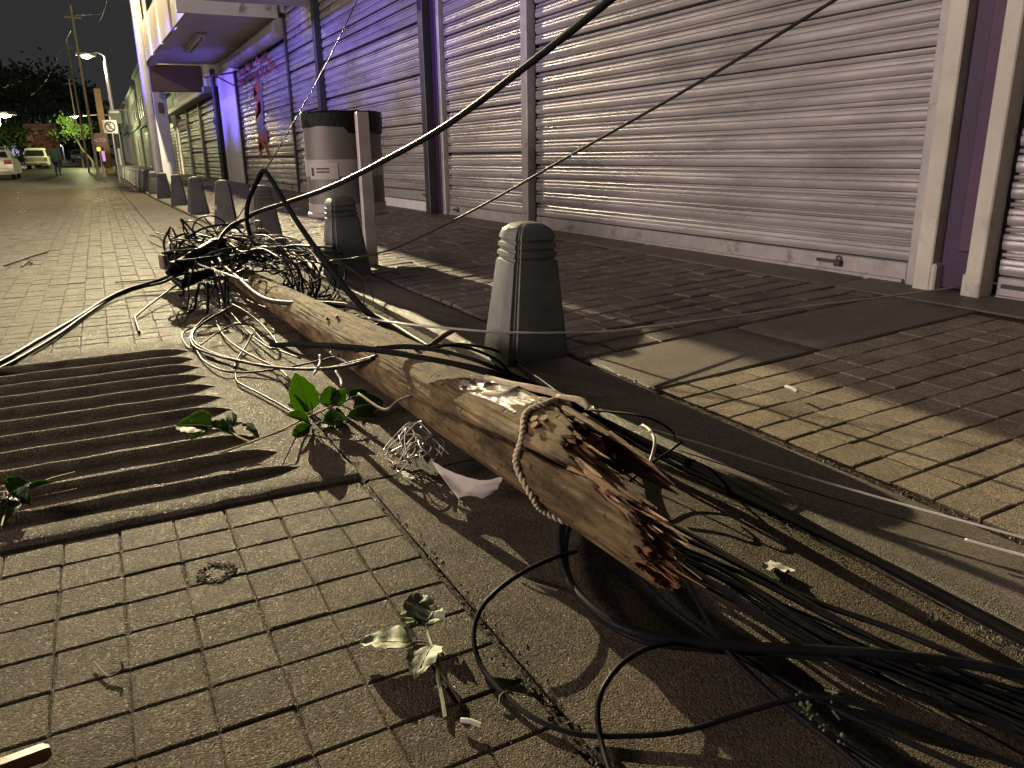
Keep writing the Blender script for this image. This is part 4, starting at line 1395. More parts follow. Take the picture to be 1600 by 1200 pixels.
cable('smaller thin loop of cable rising at the bottom edge',
      [(0.787, 0.906, 0.020), (0.706, 0.884, 0.050), (0.638, 0.862, 0.060), (0.584, 0.836, 0.055), (0.556, 0.814, 0.040), (0.544, 0.789, 0.012), (0.518, 0.723, 0.008), (0.503, 0.656, 0.008)], .0046)
cable('thin black cable crossing from the broken end down to the lower right corner',
      [(1.029, 1.384, 0.060), (1.025, 1.290, 0.050), (0.961, 1.141, 0.040), (0.899, 0.996, 0.030), (0.841, 0.856, 0.030), (0.831, 0.766, 0.020), (0.833, 0.673, 0.015), (0.850, 0.593, 0.012), (0.864, 0.511, 0.012)], .0046)
cable('thin black cable passing just under the tip of the broken pole',
      [(0.876, 1.230, 0.020), (0.863, 1.120, 0.015), (0.850, 1.001, 0.012), (0.853, 0.873, 0.014), (0.872, 0.778, 0.012), (0.896, 0.667, 0.012), (0.934, 0.561, 0.012), (0.985, 0.426, 0.012)], .0052)
cable('thin black cable along the bottom of the fan', [(0.853, 0.864, 0.012), (0.834, 0.713, 0.012), (0.836, 0.615, 0.012), (0.831, 0.535, 0.012)], .005)

# ---- the tangle at the far end of the pole
rnd = random.Random(33)
TC = V3((.72, 5.5, .15))
G5 = 'cables tangled at the far end of the pole'
lab5 = 'black cable looping in the tangle at the far end of the pole'
for i in range(120):
    kind = (0, 1, 2, 3, 0, 2, 1)[i % 7]
    r = rnd.choice((.003, .0036, .0042, .005, .006, .008))
    if kind == 0:                                   # lengthwise strands over the end
        p0 = TC + V3((rnd.uniform(-.28, .05), rnd.uniform(.2, .9), rnd.uniform(-.02, .17)))
        q = [p0]
        for k in range(6):
            p0 = p0 + V3((rnd.uniform(.0, .14), rnd.uniform(-.42, .0), rnd.uniform(-.07, .07)))
            p0.z = max(.02, min(.34, p0.z))
            q.append(p0)
    elif kind == 1:                                 # round loops
        c = TC + V3((rnd.uniform(-.3, .25), rnd.uniform(-.5, .7), rnd.uniform(-.02, .12)))
        a, b = rnd.uniform(.06, .24), rnd.uniform(.05, .16)
        e1 = V3((rnd.gauss(0, 1), rnd.gauss(0, 1), rnd.gauss(0, .35))).normalized()
        e2 = e1.cross(V3((rnd.gauss(0, .7), rnd.gauss(0, .7), 1))).normalized()
        ph = rnd.uniform(0, 6)
        q = [c + e1 * a * math.cos(ph + t * .8) + e2 * b * math.sin(ph + t * .8) + V3((0, 0, .01 * t)) for t in range(rnd.randint(6, 12))]
        q = [V3((p.x, p.y, max(p.z, .012))) for p in q]
    elif kind == 2:                                 # arcs springing out towards the bollards
        p0 = V3((.80 + rnd.uniform(-.08, .06), 5.35 + rnd.uniform(-.2, .3), .17 + rnd.uniform(0, .12)))
        sx = rnd.uniform(.16, .52)
        sy = rnd.uniform(-1.15, -.15)
        q = [p0, p0 + V3((sx * .35, sy * .2, rnd.uniform(.03, .12))), p0 + V3((sx * .75, sy * .5, rnd.uniform(.0, .10))), p0 + V3((sx, sy * .8, -.08)), V3((p0.x + sx * rnd.uniform(.75, 1.0), p0.y + sy, .02)), V3((p0.x + sx * rnd.uniform(.4, .7), p0.y + sy * 1.05, .012))]
        r = min(r, .006)
    else:                                           # ends hanging on the road side
        p0 = V3((.60 + rnd.uniform(-.12, .1), 5.1 + rnd.uniform(-.5, .5), .16 + rnd.uniform(-.06, .14)))
        d = V3((rnd.uniform(-.22, .04), rnd.uniform(-.45, .15), 0))
        q = [p0, p0 + d * .4 + V3((0, 0, .03)), p0 + d * .8 + V3((0, 0, -.08)), V3((p0.x + d.x, p0.y + d.y, .015)), V3((p0.x + d.x * 1.2, p0.y + d.y * 1.2, .012))]
    cable(lab5, q, r, rnd.choice(('cable', 'cable', 'cable', 'cable_dusty')), G5, n=6, seg=6)
cable('wild loop of cable sticking up at the left of the tangle', [(0.607, 5.900, 0.313), (0.545, 5.950, 0.357), (0.488, 6.000, 0.433), (0.476, 6.000, 0.438), (0.497, 6.000, 0.374), (0.527, 5.950, 0.314), (0.581, 5.900, 0.279)], .0075)
cable('wire end zigzagging at the far left of the tangle', [(0.513, 5.900, 0.247), (0.439, 5.950, 0.284), (0.418, 5.950, 0.352), (0.407, 5.950, 0.392), (0.423, 5.900, 0.324), (0.408, 5.850, 0.273), (0.361, 5.800, 0.224)], .006)
cable('long thin loop lying on the road behind the tangle', [(0.682, 7.831, 0.050), (0.505, 8.354, 0.012), (0.399, 9.156, 0.010), (0.413, 9.883, 0.010), (0.483, 9.920, 0.010), (0.555, 9.042, 0.010), (0.671, 8.336, 0.040)], .006)
cable('cream wire coming out of the tangle onto the side of the pole', [(0.456, 5.100, 0.250), (0.466, 5.000, 0.241), (0.529, 4.850, 0.223), (0.606, 4.650, 0.201), (0.668, 4.500, 0.186)], .0045, 'white_wire')
cable('tall thin arc of cable behind the tangle beside the second bollard', [(0.834, 5.300, 0.308), (0.921, 5.200, 0.344), (1.023, 5.000, 0.355), (1.073, 4.800, 0.314), (1.079, 4.600, 0.269), (1.044, 4.400, 0.221), (1.182, 5.077, 0.020)], .0045)
# splice closure, sleeve and knot
SP = thing('splice_closure', 'black tapered cable splice closure sticking out of the tangle over the road', 'splice closure', (.42, 5.2, .1))
a, b = V3((0.282, 5.000, 0.203)), V3((0.677, 5.450, 0.330))
mb = MB()
mb.tube([a.lerp(b, t) for t in (0, .04, .06, .12, .5, .8, .9, 1.0)], [.016, .022, .034, .040, .046, .047, .038, .02], 14)
mb.build('body', M['cable'], SP, smooth=35)
for t in (.10, .45, .78):
    mb = MB()
    mb.tube([a.lerp(b, t), a.lerp(b, t + .035)], .050, 14)
    mb.build('clamp_ring', M['cable'], SP, smooth=35)
mb = MB()
mb.tube([(0.312, 5.000, 0.162), (0.344, 4.950, 0.135), (0.419, 5.000, 0.156), (0.536, 5.100, 0.177)], [.018, .03, .032, .03], 10)
tag(mb.build('cable_sleeve', M['cable'], smooth=40), 'small black cable sleeve under the larger splice closure', 'cable sleeve')

# fine wire ball and scraps by the pole
mb = MB()
rnd = random.Random(8)
for i in range(16):
    c = V3((0.699, 1.943, 0.050)) + V3((rnd.uniform(-.05, .05), rnd.uniform(-.06, .06), rnd.uniform(-.02, .04)))
    e1 = V3((rnd.gauss(0, 1), rnd.gauss(0, 1), rnd.gauss(0, 1))).normalized()
    e2 = e1.cross(V3((rnd.gauss(0, 1), rnd.gauss(0, 1), 1))).normalized()
    a, b = rnd.uniform(.03, .075), rnd.uniform(.02, .06)
    q = [c + e1 * a * math.cos(t * .9) + e2 * b * math.sin(t * .9) for t in range(rnd.randint(4, 9))]
    q = [V3((p.x, p.y, max(p.z, .005))) for p in q]
    mb.tube(spline(q, 6), rnd.choice((.0016, .002, .0028)), 5)
tag(mb.build('wire_ball', M['wire'], smooth='all'), 'ball of fine pale wire lying against the side of the pole', 'wire')

def sheet(name, label, cat, corners, m, nx=12, ny=8, wave=.012, th=.0015, sag=0, seed=0):
    """a thin sheet of paper or card over four corners, buckled"""
    a, b, c, d = [V3(p) for p in corners]
    top, bot = [], []
    for j in range(ny + 1):
        for i in range(nx + 1):
            u, v = i / nx, j / ny
            p = a.lerp(b, u).lerp(d.lerp(c, u), v)
            p = p + V3((0, 0, wave * noise.noise((u * 2.2 + seed, v * 2.2, seed)) + wave * .3 * noise.noise((u * 7, v * 7, seed)) - sag * math.sin(u * math.pi) * math.sin(v * 1.5)))
            p.z = max(p.z, .006)
            top.append(tuple(p + V3((0, 0, th))))
            bot.append(tuple(p))
    k = nx + 1
    f1 = [(j * k + i, j * k + i + 1, (j + 1) * k + i + 1, (j + 1) * k + i) for j in range(ny) for i in range(nx)]
    n = len(top)
    per = [i for i in range(nx)] + [j * k + nx for j in range(ny)] + [ny * k + i for i in range(nx, 0, -1)] + [j * k for j in range(ny, 0, -1)]
    fs = f1 + [tuple(x + n for x in q[::-1]) for q in f1] + [(per[i], per[(i + 1) % len(per)], n + per[(i + 1) % len(per)], n + per[i]) for i in range(len(per))]
    mb = MB()
    mb.add(top + bot, fs)
    return tag(mb.build(name, m, smooth=50), label, cat)
sheet('card_sheet', 'curved piece of pale card wedged under the side of the pole', 'card', [(0.692, 1.655, 0.012), (0.776, 1.618, 0.020), (0.784, 1.581, 0.075), (0.659, 1.739, 0.085)], M['card'], sag=.02, wave=.014, seed=3)
sheet('card_scrap', 'small pale scrap lying left of the curved card', 'scrap', [(0.595, 1.879, 0.008), (0.624, 1.827, 0.008), (0.645, 1.813, 0.020), (0.634, 1.883, 0.015)], M['leaf_dry'], 5, 4, .01, seed=5)
sheet('cloth_strip', 'crumpled brown strip between the wire ball and the card', 'scrap', [(0.649, 1.913, 0.020), (0.706, 1.798, 0.020), (0.693, 1.826, 0.050), (0.676, 1.885, 0.040)], M['leaf_dry'], 10, 4, .03, seed=7)
sheet('paper_scrap', 'pale paper scrap lying alone on the gutter by the kerb', 'paper', [(1.115, 1.036, 0.010), (1.123, 0.982, 0.022), (1.160, 0.987, 0.012), (1.155, 1.052, 0.006)], M['paper'], 8, 5, .012, seed=2)
sheet('leaf_scrap', 'tiny yellow scrap lying on the gutter near the right edge', 'scrap', [(1.249, 0.752, 0.006), (1.252, 0.739, 0.006), (1.266, 0.741, 0.010), (1.269, 0.760, 0.010)], M['leaf_dry'], 4, 3, .01, seed=4)
for i, (p, q, l) in enumerate((((2.849, 6.395, 0.090), (2.848, 6.149, 0.090), 'pale stick of litter lying on the flagstones behind the closest bollard'), ((1.907, 1.736, 0.100), (1.896, 1.677, 0.100), 'short pale litter stick on the ramp tiles'),
                            ((0.375, 0.922, 0.010), (0.398, 0.897, 0.010), 'white crumb lying on the pavers beside the dry twig'))):
    mb = MB()
    a, b = V3(p), V3(q)
    mb.tube([a, a.lerp(b, .5) + V3((0, 0, .003)), b], .006 if i < 2 else .004, 7)
    tag(mb.build('litter_stick', M['paper'], smooth=True), l, 'litter')

# ================================================================== LEAVES
def leaf(parent, base, tip, wd, nrm, m, fold=.25, curl=.15, wavy=.0, holes=0):
    base, tip, nrm = V3(base), V3(tip), V3(nrm).normalized()
    ax = tip - base
    L_ = ax.length
    ax.normalize()
    side = ax.cross(nrm).normalized()
    nrm = side.cross(ax).normalized()
    n, k = 14, 9
    vs = []
    for lay in (0, 1):
        for i in range(n + 1):
            t = i / n
            hw = wd * .5 * (math.sin(math.pi * min(1, t ** .8)) ** .75) * (1 - .15 * t) + .0006
            for j in range(k):
                s = (j - (k - 1) / 2) / ((k - 1) / 2)
                hz = abs(s) * hw * fold * 2 + curl * L_ * (t - t * t) - curl * L_ * t * t * .8
                hz += wavy * noise.noise((t * 5, s * 2, base.x * 40)) + .0012 * math.cos(t * 34) * abs(s)
                edge = 1 + .06 * math.sin(t * 60) * (abs(s) > .9)
                vs.append(base + ax * L_ * t + side * hw * s * edge + nrm * (hz - .0008 * lay))
    q = n * k + k
    fs = []
    for lay in (0, 1):
        for i in range(n):
            for j in range(k - 1):
                if holes and lay >= 0 and noise.noise((i * .7, j * .7, holes)) > .42:
                    continue
                f = [lay * q + i * k + j, lay * q + i * k + j + 1, lay * q + (i + 1) * k + j + 1, lay * q + (i + 1) * k + j]
                fs.append(tuple(f if lay == 0 else f[::-1]))
    mb = MB()
    mb.add(vs, fs)
    o = mb.build('leaf', M[m], parent, smooth='all')
    mb = MB()
    mb.tube([base + ax * L_ * t + nrm * (curl * L_ * (t - t * t) - curl * L_ * t * t * .8 + .0009) for t in (0, .25, .5, .75, .97)], [.0014, .0012, .001, .0008, .0004], 5)
    r = mb.build('midrib', M['stem'] if m != 'leaf_dry' else M['leaf_dry'], o)
    return o

TOW = (-.25, -.75, .6)
S1 = thing('leafy_sprig', 'fresh green leafy sprig standing up beside the pole', 'sprig', (0.469, 2.434, 0.000))
mb = MB()
mb.tube(spline([(0.176, 2.262, 0.020), (0.291, 2.252, 0.045), (0.380, 2.268, 0.060), (0.469, 2.420, 0.029), (0.533, 2.420, 0.048), (0.599, 2.420, 0.066), (0.674, 2.450, 0.073)], 6), [.0032] * 37, 6)
mb.tube(spline([(0.505, 2.420, 0.038), (0.509, 2.420, 0.059), (0.506, 2.420, 0.093)], 6), .002, 5)
mb.tube(spline([(0.533, 2.420, 0.048), (0.562, 2.420, 0.014), (0.588, 2.420, -0.008)], 6), .0018, 5)
mb.tube(spline([(0.350, 2.265, 0.050), (0.457, 2.420, 0.013), (0.513, 2.420, 0.010), (0.573, 2.420, 0.015), (0.647, 2.420, -0.010)], 6), .0018, 5)
mb.build('stem', M['stem'], S1, smooth=True)
for b, t, wd, m, nr, fo, cu in (
        ((0.500, 2.420, 0.054), (0.462, 2.400, 0.193), .082, 'leaf', TOW, .12, .06),
        ((0.497, 2.460, 0.050), (0.457, 2.480, 0.157), .045, 'leaf_dark', (.9, -.5, .3), .1, .06),
        ((0.499, 2.420, 0.012), (0.424, 2.380, 0.073), .055, 'leaf', (-.1, -.5, .9), .2, .12),
        ((0.500, 2.420, 0.008), (0.419, 2.340, -0.013), .050, 'leaf', (-.2, -.7, .7), .2, .10),
        ((0.575, 2.420, 0.061), (0.577, 2.450, 0.124), .062, 'leaf', TOW, .18, .10),
        ((0.581, 2.420, 0.060), (0.625, 2.420, 0.116), .045, 'leaf', TOW, .15, .10),
        ((0.536, 2.420, 0.006), (0.597, 2.360, 0.035), .062, 'leaf', (-.1, -.6, .85), .2, .12),
        ((0.562, 2.450, -0.004), (0.605, 2.400, -0.005), .046, 'leaf', (-.2, -.6, .8), .2, .05),
        ((0.534, 2.400, -0.010), (0.564, 2.320, -0.030), .045, 'leaf', (-.2, -.6, .8), .2, .08),
        ((0.599, 2.440, 0.004), (0.591, 2.420, 0.050), .035, 'leaf_dark', TOW, .2, .1),
        ((0.621, 2.460, -0.017), (0.724, 2.400, -0.006), .085, 'leaf_dark', (-.2, -.6, .75), .1, .05),
        ((0.666, 2.500, 0.018), (0.765, 2.460, 0.032), .075, 'leaf_dark', (-.2, -.6, .75), .1, .05),
        ((0.666, 2.550, 0.037), (0.737, 2.550, 0.050), .045, 'leaf_dark', (-.1, -.5, .85), .2, .1)):
    leaf(S1, b, t, wd * 1.2, nr, m, fo, cu)

S2 = thing('leafy_sprig', 'green sprig with a large leaf lying over the ridged concrete', 'sprig', (0.206, 2.558, 0.000))
mb = MB()
mb.tube(spline([(0.236, 2.410, 0.050), (0.260, 2.320, 0.045), (0.301, 2.267, 0.030)], 6), .0026, 6)
mb.tube(spline([(0.165, 2.476, 0.055), (0.198, 2.436, 0.055), (0.236, 2.410, 0.050)], 6), .002, 6)
mb.build('stem', M['stem'], S2, smooth=True)
for b, t, wd, m, nr, fo, cu, wv in (
        ((0.196, 2.414, 0.060), (0.099, 2.466, 0.070), .13, 'leaf', (-.1, -.25, 1), .12, .10, .004),
        ((0.180, 2.416, 0.050), (0.132, 2.382, 0.045), .06, 'leaf', (-.1, -.3, 1), .2, .2, .0),
        ((0.183, 2.441, 0.050), (0.257, 2.345, 0.050), .062, 'leaf_dark', (0, -.2, 1), .3, .1, .01),
        ((0.260, 2.400, 0.055), (0.264, 2.477, 0.080), .035, 'leaf', TOW, .2, .1, 0),
        ((0.289, 2.406, 0.050), (0.322, 2.330, 0.030), .03, 'leaf_dry', (0, -.2, 1), .4, .2, .012)):
    leaf(S2, b, t, wd, nr, m, fo, cu, wv)

S3 = thing('leafy_sprig', 'half wilted sprig lying on the ridged concrete at the left edge', 'sprig', (-0.322, 2.233, 0.000))
mb = MB()
mb.tube(spline([(-0.384, 2.233, 0.050), (-0.327, 2.224, 0.050), (-0.284, 2.203, 0.045), (-0.228, 2.236, 0.045), (-0.173, 2.267, 0.040)], 6), .003, 6)
mb.tube(spline([(-0.327, 2.224, 0.050), (-0.318, 2.152, 0.050), (-0.317, 2.060, 0.045), (-0.319, 1.989, 0.040)], 6), .002, 6)
mb.tube(spline([(-0.267, 2.139, 0.040), (-0.210, 2.132, 0.042), (-0.167, 2.140, 0.040)], 6), .0018, 6)
mb.build('stem', M['stem'], S3, smooth=True)
for b, t, wd, m, nr, fo, cu, wv in (
        ((-0.319, 2.170, 0.055), (-0.270, 2.202, 0.060), .07, 'leaf_dark', (0, -.3, 1), .25, .1, .006),
        ((-0.326, 2.144, 0.055), (-0.367, 2.077, 0.050), .07, 'leaf_dark', (0, -.3, 1), .25, .1, .006),
        ((-0.313, 2.119, 0.050), (-0.321, 2.012, 0.030), .06, 'leaf_dry', (.2, -.6, .8), .3, .1, .008),
        ((-0.310, 2.147, 0.050), (-0.268, 2.081, 0.050), .05, 'leaf_dark', (0, -.3, 1), .3, .1, .01),
        ((-0.274, 2.171, 0.050), (-0.218, 2.199, 0.050), .03, 'leaf_dark', (0, -.3, 1), .3, .05, .0),
        ((-0.337, 2.099, 0.050), (-0.312, 2.082, 0.055), .05, 'leaf_dry', (0, -.3, 1), .4, .1, .01)):
    leaf(S3, b, t, wd, nr, m, fo, cu, wv)

S4 = thing('wilted_twig', 'grey green twig with three curled wilted leaves on the pavers', 'twig', (0.400, 1.137, 0.000))
mb = MB()
mb.tube(spline([(0.424, 1.198, 0.030), (0.407, 1.142, 0.028), (0.399, 1.104, 0.026), (0.393, 1.061, 0.024), (0.379, 1.021, 0.018), (0.369, 0.981, 0.012), (0.358, 0.942, 0.006)], 6), [.0030] * 12 + [.0042] * 25, 7)
mb.tube(spline([(0.399, 1.104, 0.026), (0.387, 1.117, 0.026), (0.373, 1.123, 0.026)], 6), .002, 6)
mb.build('stem', M['leaf_dry'], S4, smooth=True)
for b, t, wd, m, nr, fo, cu, wv in (
        ((0.375, 1.117, 0.026), (0.290, 1.171, 0.028), .066, 'leaf_dry', (0, .15, 1), .35, .12, .016),
        ((0.408, 1.160, 0.026), (0.394, 1.213, 0.035), .055, 'leaf_dry', (0, .1, 1), .35, .12, .02),
        ((0.409, 1.160, 0.028), (0.448, 1.185, 0.045), .055, 'leaf_dry', (0, .1, 1), .4, .2, .02),
        ((0.408, 1.170, 0.028), (0.424, 1.243, 0.045), .050, 'leaf_dry', (.1, -.2, 1), .35, -.1, .02),
        ((0.400, 1.099, 0.026), (0.344, 1.040, 0.025), .050, 'leaf_dry', (-.1, .1, 1), .4, .2, .014)):
    leaf(S4, b, t, wd * 1.3, nr, m, fo * .4, cu * .5, wv * .5)

S5 = thing('flower_spike', 'yellowish budded flower spike lying among the cables at the lower right', 'flower spike', (0.867, 0.659, 0.000))
mb = MB()
P = spline([(0.871, 0.715, 0.012), (0.850, 0.673, 0.014), (0.848, 0.638, 0.012), (0.844, 0.593, 0.008)], 8)
mb.tube(P, .0022, 6)
mb.build('stem', M['stem'], S5, smooth=True)
rnd = random.Random(4)
for i in range(26):
    p = P[min(len(P) - 1, 2 + i * (len(P) - 4) // 26)]
    mb = MB()
    c = p + V3((rnd.uniform(-.010, .010), rnd.uniform(-.010, .010), rnd.uniform(-.003, .005)))
    sc = rnd.uniform(.45, 1.05)
    mb.lathe([(0, 0), (.0032 * sc, .001), (.0040 * sc, .004 * sc), (.0026 * sc, .007 * sc), (0, .0085 * sc)], 7, tuple(c), rnd.uniform(.7, 1.3), rnd.uniform(.7, 1.3))
    mb.build('bud', M['leaf_dry'], S5, smooth=True)
for i, (q, l) in enumerate((([(0.915, 0.682, 0.030), (0.896, 0.667, 0.012), (0.890, 0.646, 0.006)], 'thin pale twig standing across a cable at the lower right'),
                            ([(0.922, 0.702, 0.010), (0.911, 0.672, 0.030), (0.951, 0.683, 0.010)], 'short pale twig lying across the standing one at the lower right'),
                            ([(-0.131, 1.365, 0.006), (-0.111, 1.315, 0.006), (-0.089, 1.313, 0.012), (-0.088, 1.324, 0.020)], 'hooked dry twig lying alone on the left pavers'),
                            ([(0.656, 1.256, 0.004), (0.671, 1.216, 0.006), (0.701, 1.175, 0.004)], 'thin dry twig on the gutter in front of the pole'),
                            ([(0.446, 0.930, 0.006), (0.455, 0.941, 0.012), (0.476, 0.944, 0.006), (0.474, 0.914, 0.004)], 'dark twig crossing the joint beside the large cable loop'),
                            ([(-0.822, 7.810, 0.010), (-0.756, 8.038, 0.012), (-0.654, 8.448, 0.012), (-0.542, 8.803, 0.010)], 'dark twig lying on the road at the far left'),
                            ([(-0.682, 7.668, 0.010), (-0.661, 7.923, 0.012), (-0.619, 7.863, 0.010)], 'small dark twig beside the longer one on the far left road'))):
    mb = MB()
    mb.tube(spline(q, 6), .0022 if i < 5 else .008, 6)
    tag(mb.build('twig', M['twig'] if i > 1 else M['leaf_dry'], smooth=True), l, 'twig')
mb = MB()
a, b = V3((-0.291, 1.120, 0.030)), V3((-0.188, 1.154, 0.015))
u = (b - a).normalized()
s = V3((-u.y, u.x, 0)) * .010
vs = []
for p, k in ((a, 1), (a.lerp(b, .5), 1), (a.lerp(b, .93), .95), (b, .6)):
    vs += [p - s * k + V3((0, 0, -.012 * k)), p + s * k + V3((0, 0, -.012 * k)), p + s * k * .8 + V3((0, 0, .010 * k)), p - s * k * .8 + V3((0, 0, .010 * k))]
mb.add(vs, [(i * 4 + j, i * 4 + (j + 1) % 4, (i + 1) * 4 + (j + 1) % 4, (i + 1) * 4 + j) for i in range(3) for j in range(4)] + [(0, 1, 2, 3), (12, 13, 14, 15)])
tag(mb.build('wooden_stick', M['stick'], smooth=30), 'brown wooden stick poking in at the lower left corner', 'stick')
# scuffed dark ring on the pavers
mb = MB()
c = V3((0.100, 1.597, 0.002))
for i in range(150):
    a = random.uniform(0, 6.28)
    k = random.gauss(.92, .14)
    p = c + V3((.034 * k * math.cos(a), .042 * k * math.sin(a), 0))
    if noise.noise((math.cos(a) * 2, math.sin(a) * 2, 3)) < -.25:
        continue
    mb.lathe([(.0, -.002), (.0035, .0), (.003, .0012), (.0, .002)], 5, tuple(p), random.uniform(.5, 1.6), random.uniform(.5, 1.4))
tag(mb.build('dirt_ring', M['joint'], smooth=True), 'dark flattened ring of dirt on the pavers at the left', 'dirt')

# ================================================================== STREET LAMPS, POLES, SIGNS
GLOW = emit('lamp_glow', (1.0, .86, .55), 160)
GLOW_W = emit('white_lamp_glow', (.92, 1.0, .95), 60)
def street_lamp(label, base, head, glow, r=.085, group=None, size=1.0):
    base, head = V3(base), V3(head)
    t = thing('street_lamp', label, 'street lamp', base, group)
    top = V3((base.x, base.y, head.z + .15))
    d = (head - top)
    mb = MB()
    mb.tube([base, base + V3((0, 0, 1.2)), top - V3((0, 0, .4))], [r * 1.25, r * 1.1, r * .8], 14)
    mb.tube([base, base + V3((0, 0, .05))], r * 2.4, 14)
    mb.build('pole', M['lamp_pole'], t, smooth=40)
    mb = MB()
    mb.tube(spline([top - V3((0, 0, .5)), top - V3((0, 0, .1)), top + d * .35 + V3((0, 0, .10)), top + d * .8 + V3((0, 0, .05))], 6), r * .45, 10)
    mb.build('arm', M['lamp_pole'], t, smooth=40)
    mb = MB()
    ax = d.normalized()
    sd = V3((-ax.y, ax.x, 0)).normalized()
    c = head + V3((0, 0, .0))
    sec = [(-.38, .05), (-.2, .12), (.1, .15), (.3, .12), (.40, .05)]
    vs = []
    for a, b in sec:
        p = c + V3((ax.x, ax.y, 0)).normalized() * a * size
        vs += [p - sd * b * size, p + sd * b * size, p + sd * b * .6 * size + V3((0, 0, .11 * size)), p - sd * b * .6 * size + V3((0, 0, .11 * size))]
    mb.add(vs, [(i * 4 + j, i * 4 + (j + 1) % 4, (i + 1) * 4 + (j + 1) % 4, (i + 1) * 4 + j) for i in range(4) for j in range(4)] + [(0, 1, 2, 3), (16, 17, 18, 19)])
    mb.build('lamp_head', M['grey'], t, smooth=35)
    mb = MB()
    mb.lathe([(0, -.10 * size), (.07 * size, -.085 * size), (.11 * size, -.04 * size), (.11 * size, -.004), (0, -.003)], 14, tuple(c + V3((0, 0, 0))), 1.7, 1.7)  # made wider than a real lens to stand in for the glare
    mb.build('lens', glow, t, smooth=True)
    return t
street_lamp('tall grey lamp pole rising out of the picture beside the brown board', (1.37, 22.15, .05), tuple(LAMP1), GLOW, .095)
street_lamp('lit street lamp high on the right side, glaring yellow white', (1.25, 50.3, .06), tuple(LAMP2), GLOW, .11, size=1.3)
street_lamp('street lamp across the road, outside the picture on the left', (-5.6, 22.6, 0), tuple(LAMPL), GLOW, .095)
street_lamp('lit street lamp on the far left with a pale pole', (-9.0, 108.3, gz(108)), tuple(LAMP3), GLOW, .13, size=3.0)
# smaller far lights
for i, (px_, l) in enumerate((((-4.909, 150.000, 3.380), 'small white street lamp far off, just right of the truck'), ((-5.950, 175.000, 4.383), 'tiny white street lamp far off beside the truck roof'), ((-6.293, 140.000, 5.064), 'small white street lamp above the truck'))):
    p = V3(px_)
    street_lamp(l, (p.x + .5, p.y + .4, gz(p.y)), tuple(p), GLOW_W, .09, size=1.6)
batwing(light('street_lamp_light', 'POINT', V3((-6.248, 139.000, 5.034)) - V3((0, 0, .6)), 6000, (.9, 1.0, .9), shadow_soft_size=.2))
# lamp hidden among the leaves of the small tree on the right
light('street_lamp_light', 'POINT', V3((-1.225, 82.000, 3.853)) + V3((.2, -2.2, .4)), 2600, (.95, 1.0, .45), shadow_soft_size=.15)
t = street_lamp('street lamp buried in the bright green tree', (2.2, 80.3, gz(80)), tuple(V3((-1.225, 82.000, 3.853)) + V3((.2, -2.0, .7))), GLOW_W, .08)

c = V3((0.655, 33.000, 2.036))
NP = thing('no_parking_sign', 'white square no parking sign with crossed E, on a thin post', 'sign', (c.x + .05, 33.05, .06))
mb = MB()
mb.tube([(c.x + .04, 33.05, .05), (c.x + .04, 33.05, c.z + .35)], .03, 10)
mb.build('post', M['grey'], NP, smooth=True)
mb = MB()
mb.bbox((c.x, 33, c.z), (.46, .012, .46), .004)
mb.build('plate', M['sticker'], NP)
def ring(name, c, r0, r1, y, m, parent, n=28):
    mb = MB()
    vs = [(c.x + r * math.cos(2 * math.pi * i / n), y + dy, c.z + r * math.sin(2 * math.pi * i / n)) for dy in (0, -.006) for r in (r0, r1) for i in range(n)]
    fs = []
    for i in range(n):
        k = (i + 1) % n
        fs += [(2 * n + i, 2 * n + k, 3 * n + k, 3 * n + i), (n + i, n + k, 3 * n + k, 3 * n + i), (i, k, 2 * n + k, 2 * n + i)]
    mb.add(vs, fs)
    return mb.build(name, m, parent)
ring('ring', c, .14, .185, 32.985, M['ink'], NP)
mb = MB()
mb.box((c.x, 32.982, c.z), (.33, .008, .042), mat4=Matrix.Rotation(R(45), 3, 'Y'))
mb.build('slash', M['ink'], NP)
text_mesh('E', .26, M['ink'], NP, Matrix.Translation((c.x, 32.988, c.z)) @ Matrix.Rotation(R(90), 4, 'X'), 'letter')
c = V3((0.328, 47.000, 1.878))
ST = thing('stop_sign', 'dim red octagonal stop sign far down the sidewalk', 'sign', (c.x, 47.06, .06))
mb = MB()
mb.tube([(c.x, 47.05, .05), (c.x, 47.05, c.z + .3)], .035, 8)
mb.build('post', M['grey'], ST)
mb = MB()
mb.prism([(c.x + .38 * math.cos(R(22.5 + 45 * i)), c.z + .38 * math.sin(R(22.5 + 45 * i))) for i in range(8)], 'y', 46.99, 47.01)
mb.build('plate', mat('stop_red', (.10, .015, .015), .5, 0, .1, 4, 0), ST)
text_mesh('ALTO', .24, M['sticker'], ST, Matrix.Translation((c.x, 46.985, c.z)) @ Matrix.Rotation(R(90), 4, 'X'))
c = V3((0.226, 46.000, 1.421))
LS = thing('lit_sign', 'tiny lit yellow and pink shop sign far down the sidewalk', 'sign', (c.x, 46, .06))
mb = MB()
mb.tube([(c.x + .02, 46.05, .05), (c.x + .02, 46.05, c.z + .1)], .02, 6)
mb.build('post', M['grey'], LS)
mb = MB()
mb.lathe([(0, -.11), (.08, -.09), (.10, 0), (.08, .09), (0, .11)], 12, tuple(c))
mb.build('yellow_globe', emit('yellow_glow', (.9, .85, .15), 1.2), LS, smooth=True)
mb = MB()
mb.bbox((c.x + .18, 46, c.z - .34), (.14, .05, .5), .01)
mb.build('pink_panel', emit('pink_glow', (.85, .35, .75), .8), LS)
c = V3((0.723, 57.000, 1.862))
YP = thing('yellow_post', 'thick post painted ochre yellow behind the no parking sign', 'post', (c.x, 57, gz(57)))
mb = MB()
mb.bbox((c.x, 57, 2.55), (.40, .40, 5.2), .03)
mb.build('shaft', mat('ochre_paint', (.15, .085, .018), .6, 0, .18, 3, 0), YP)
mb = MB()
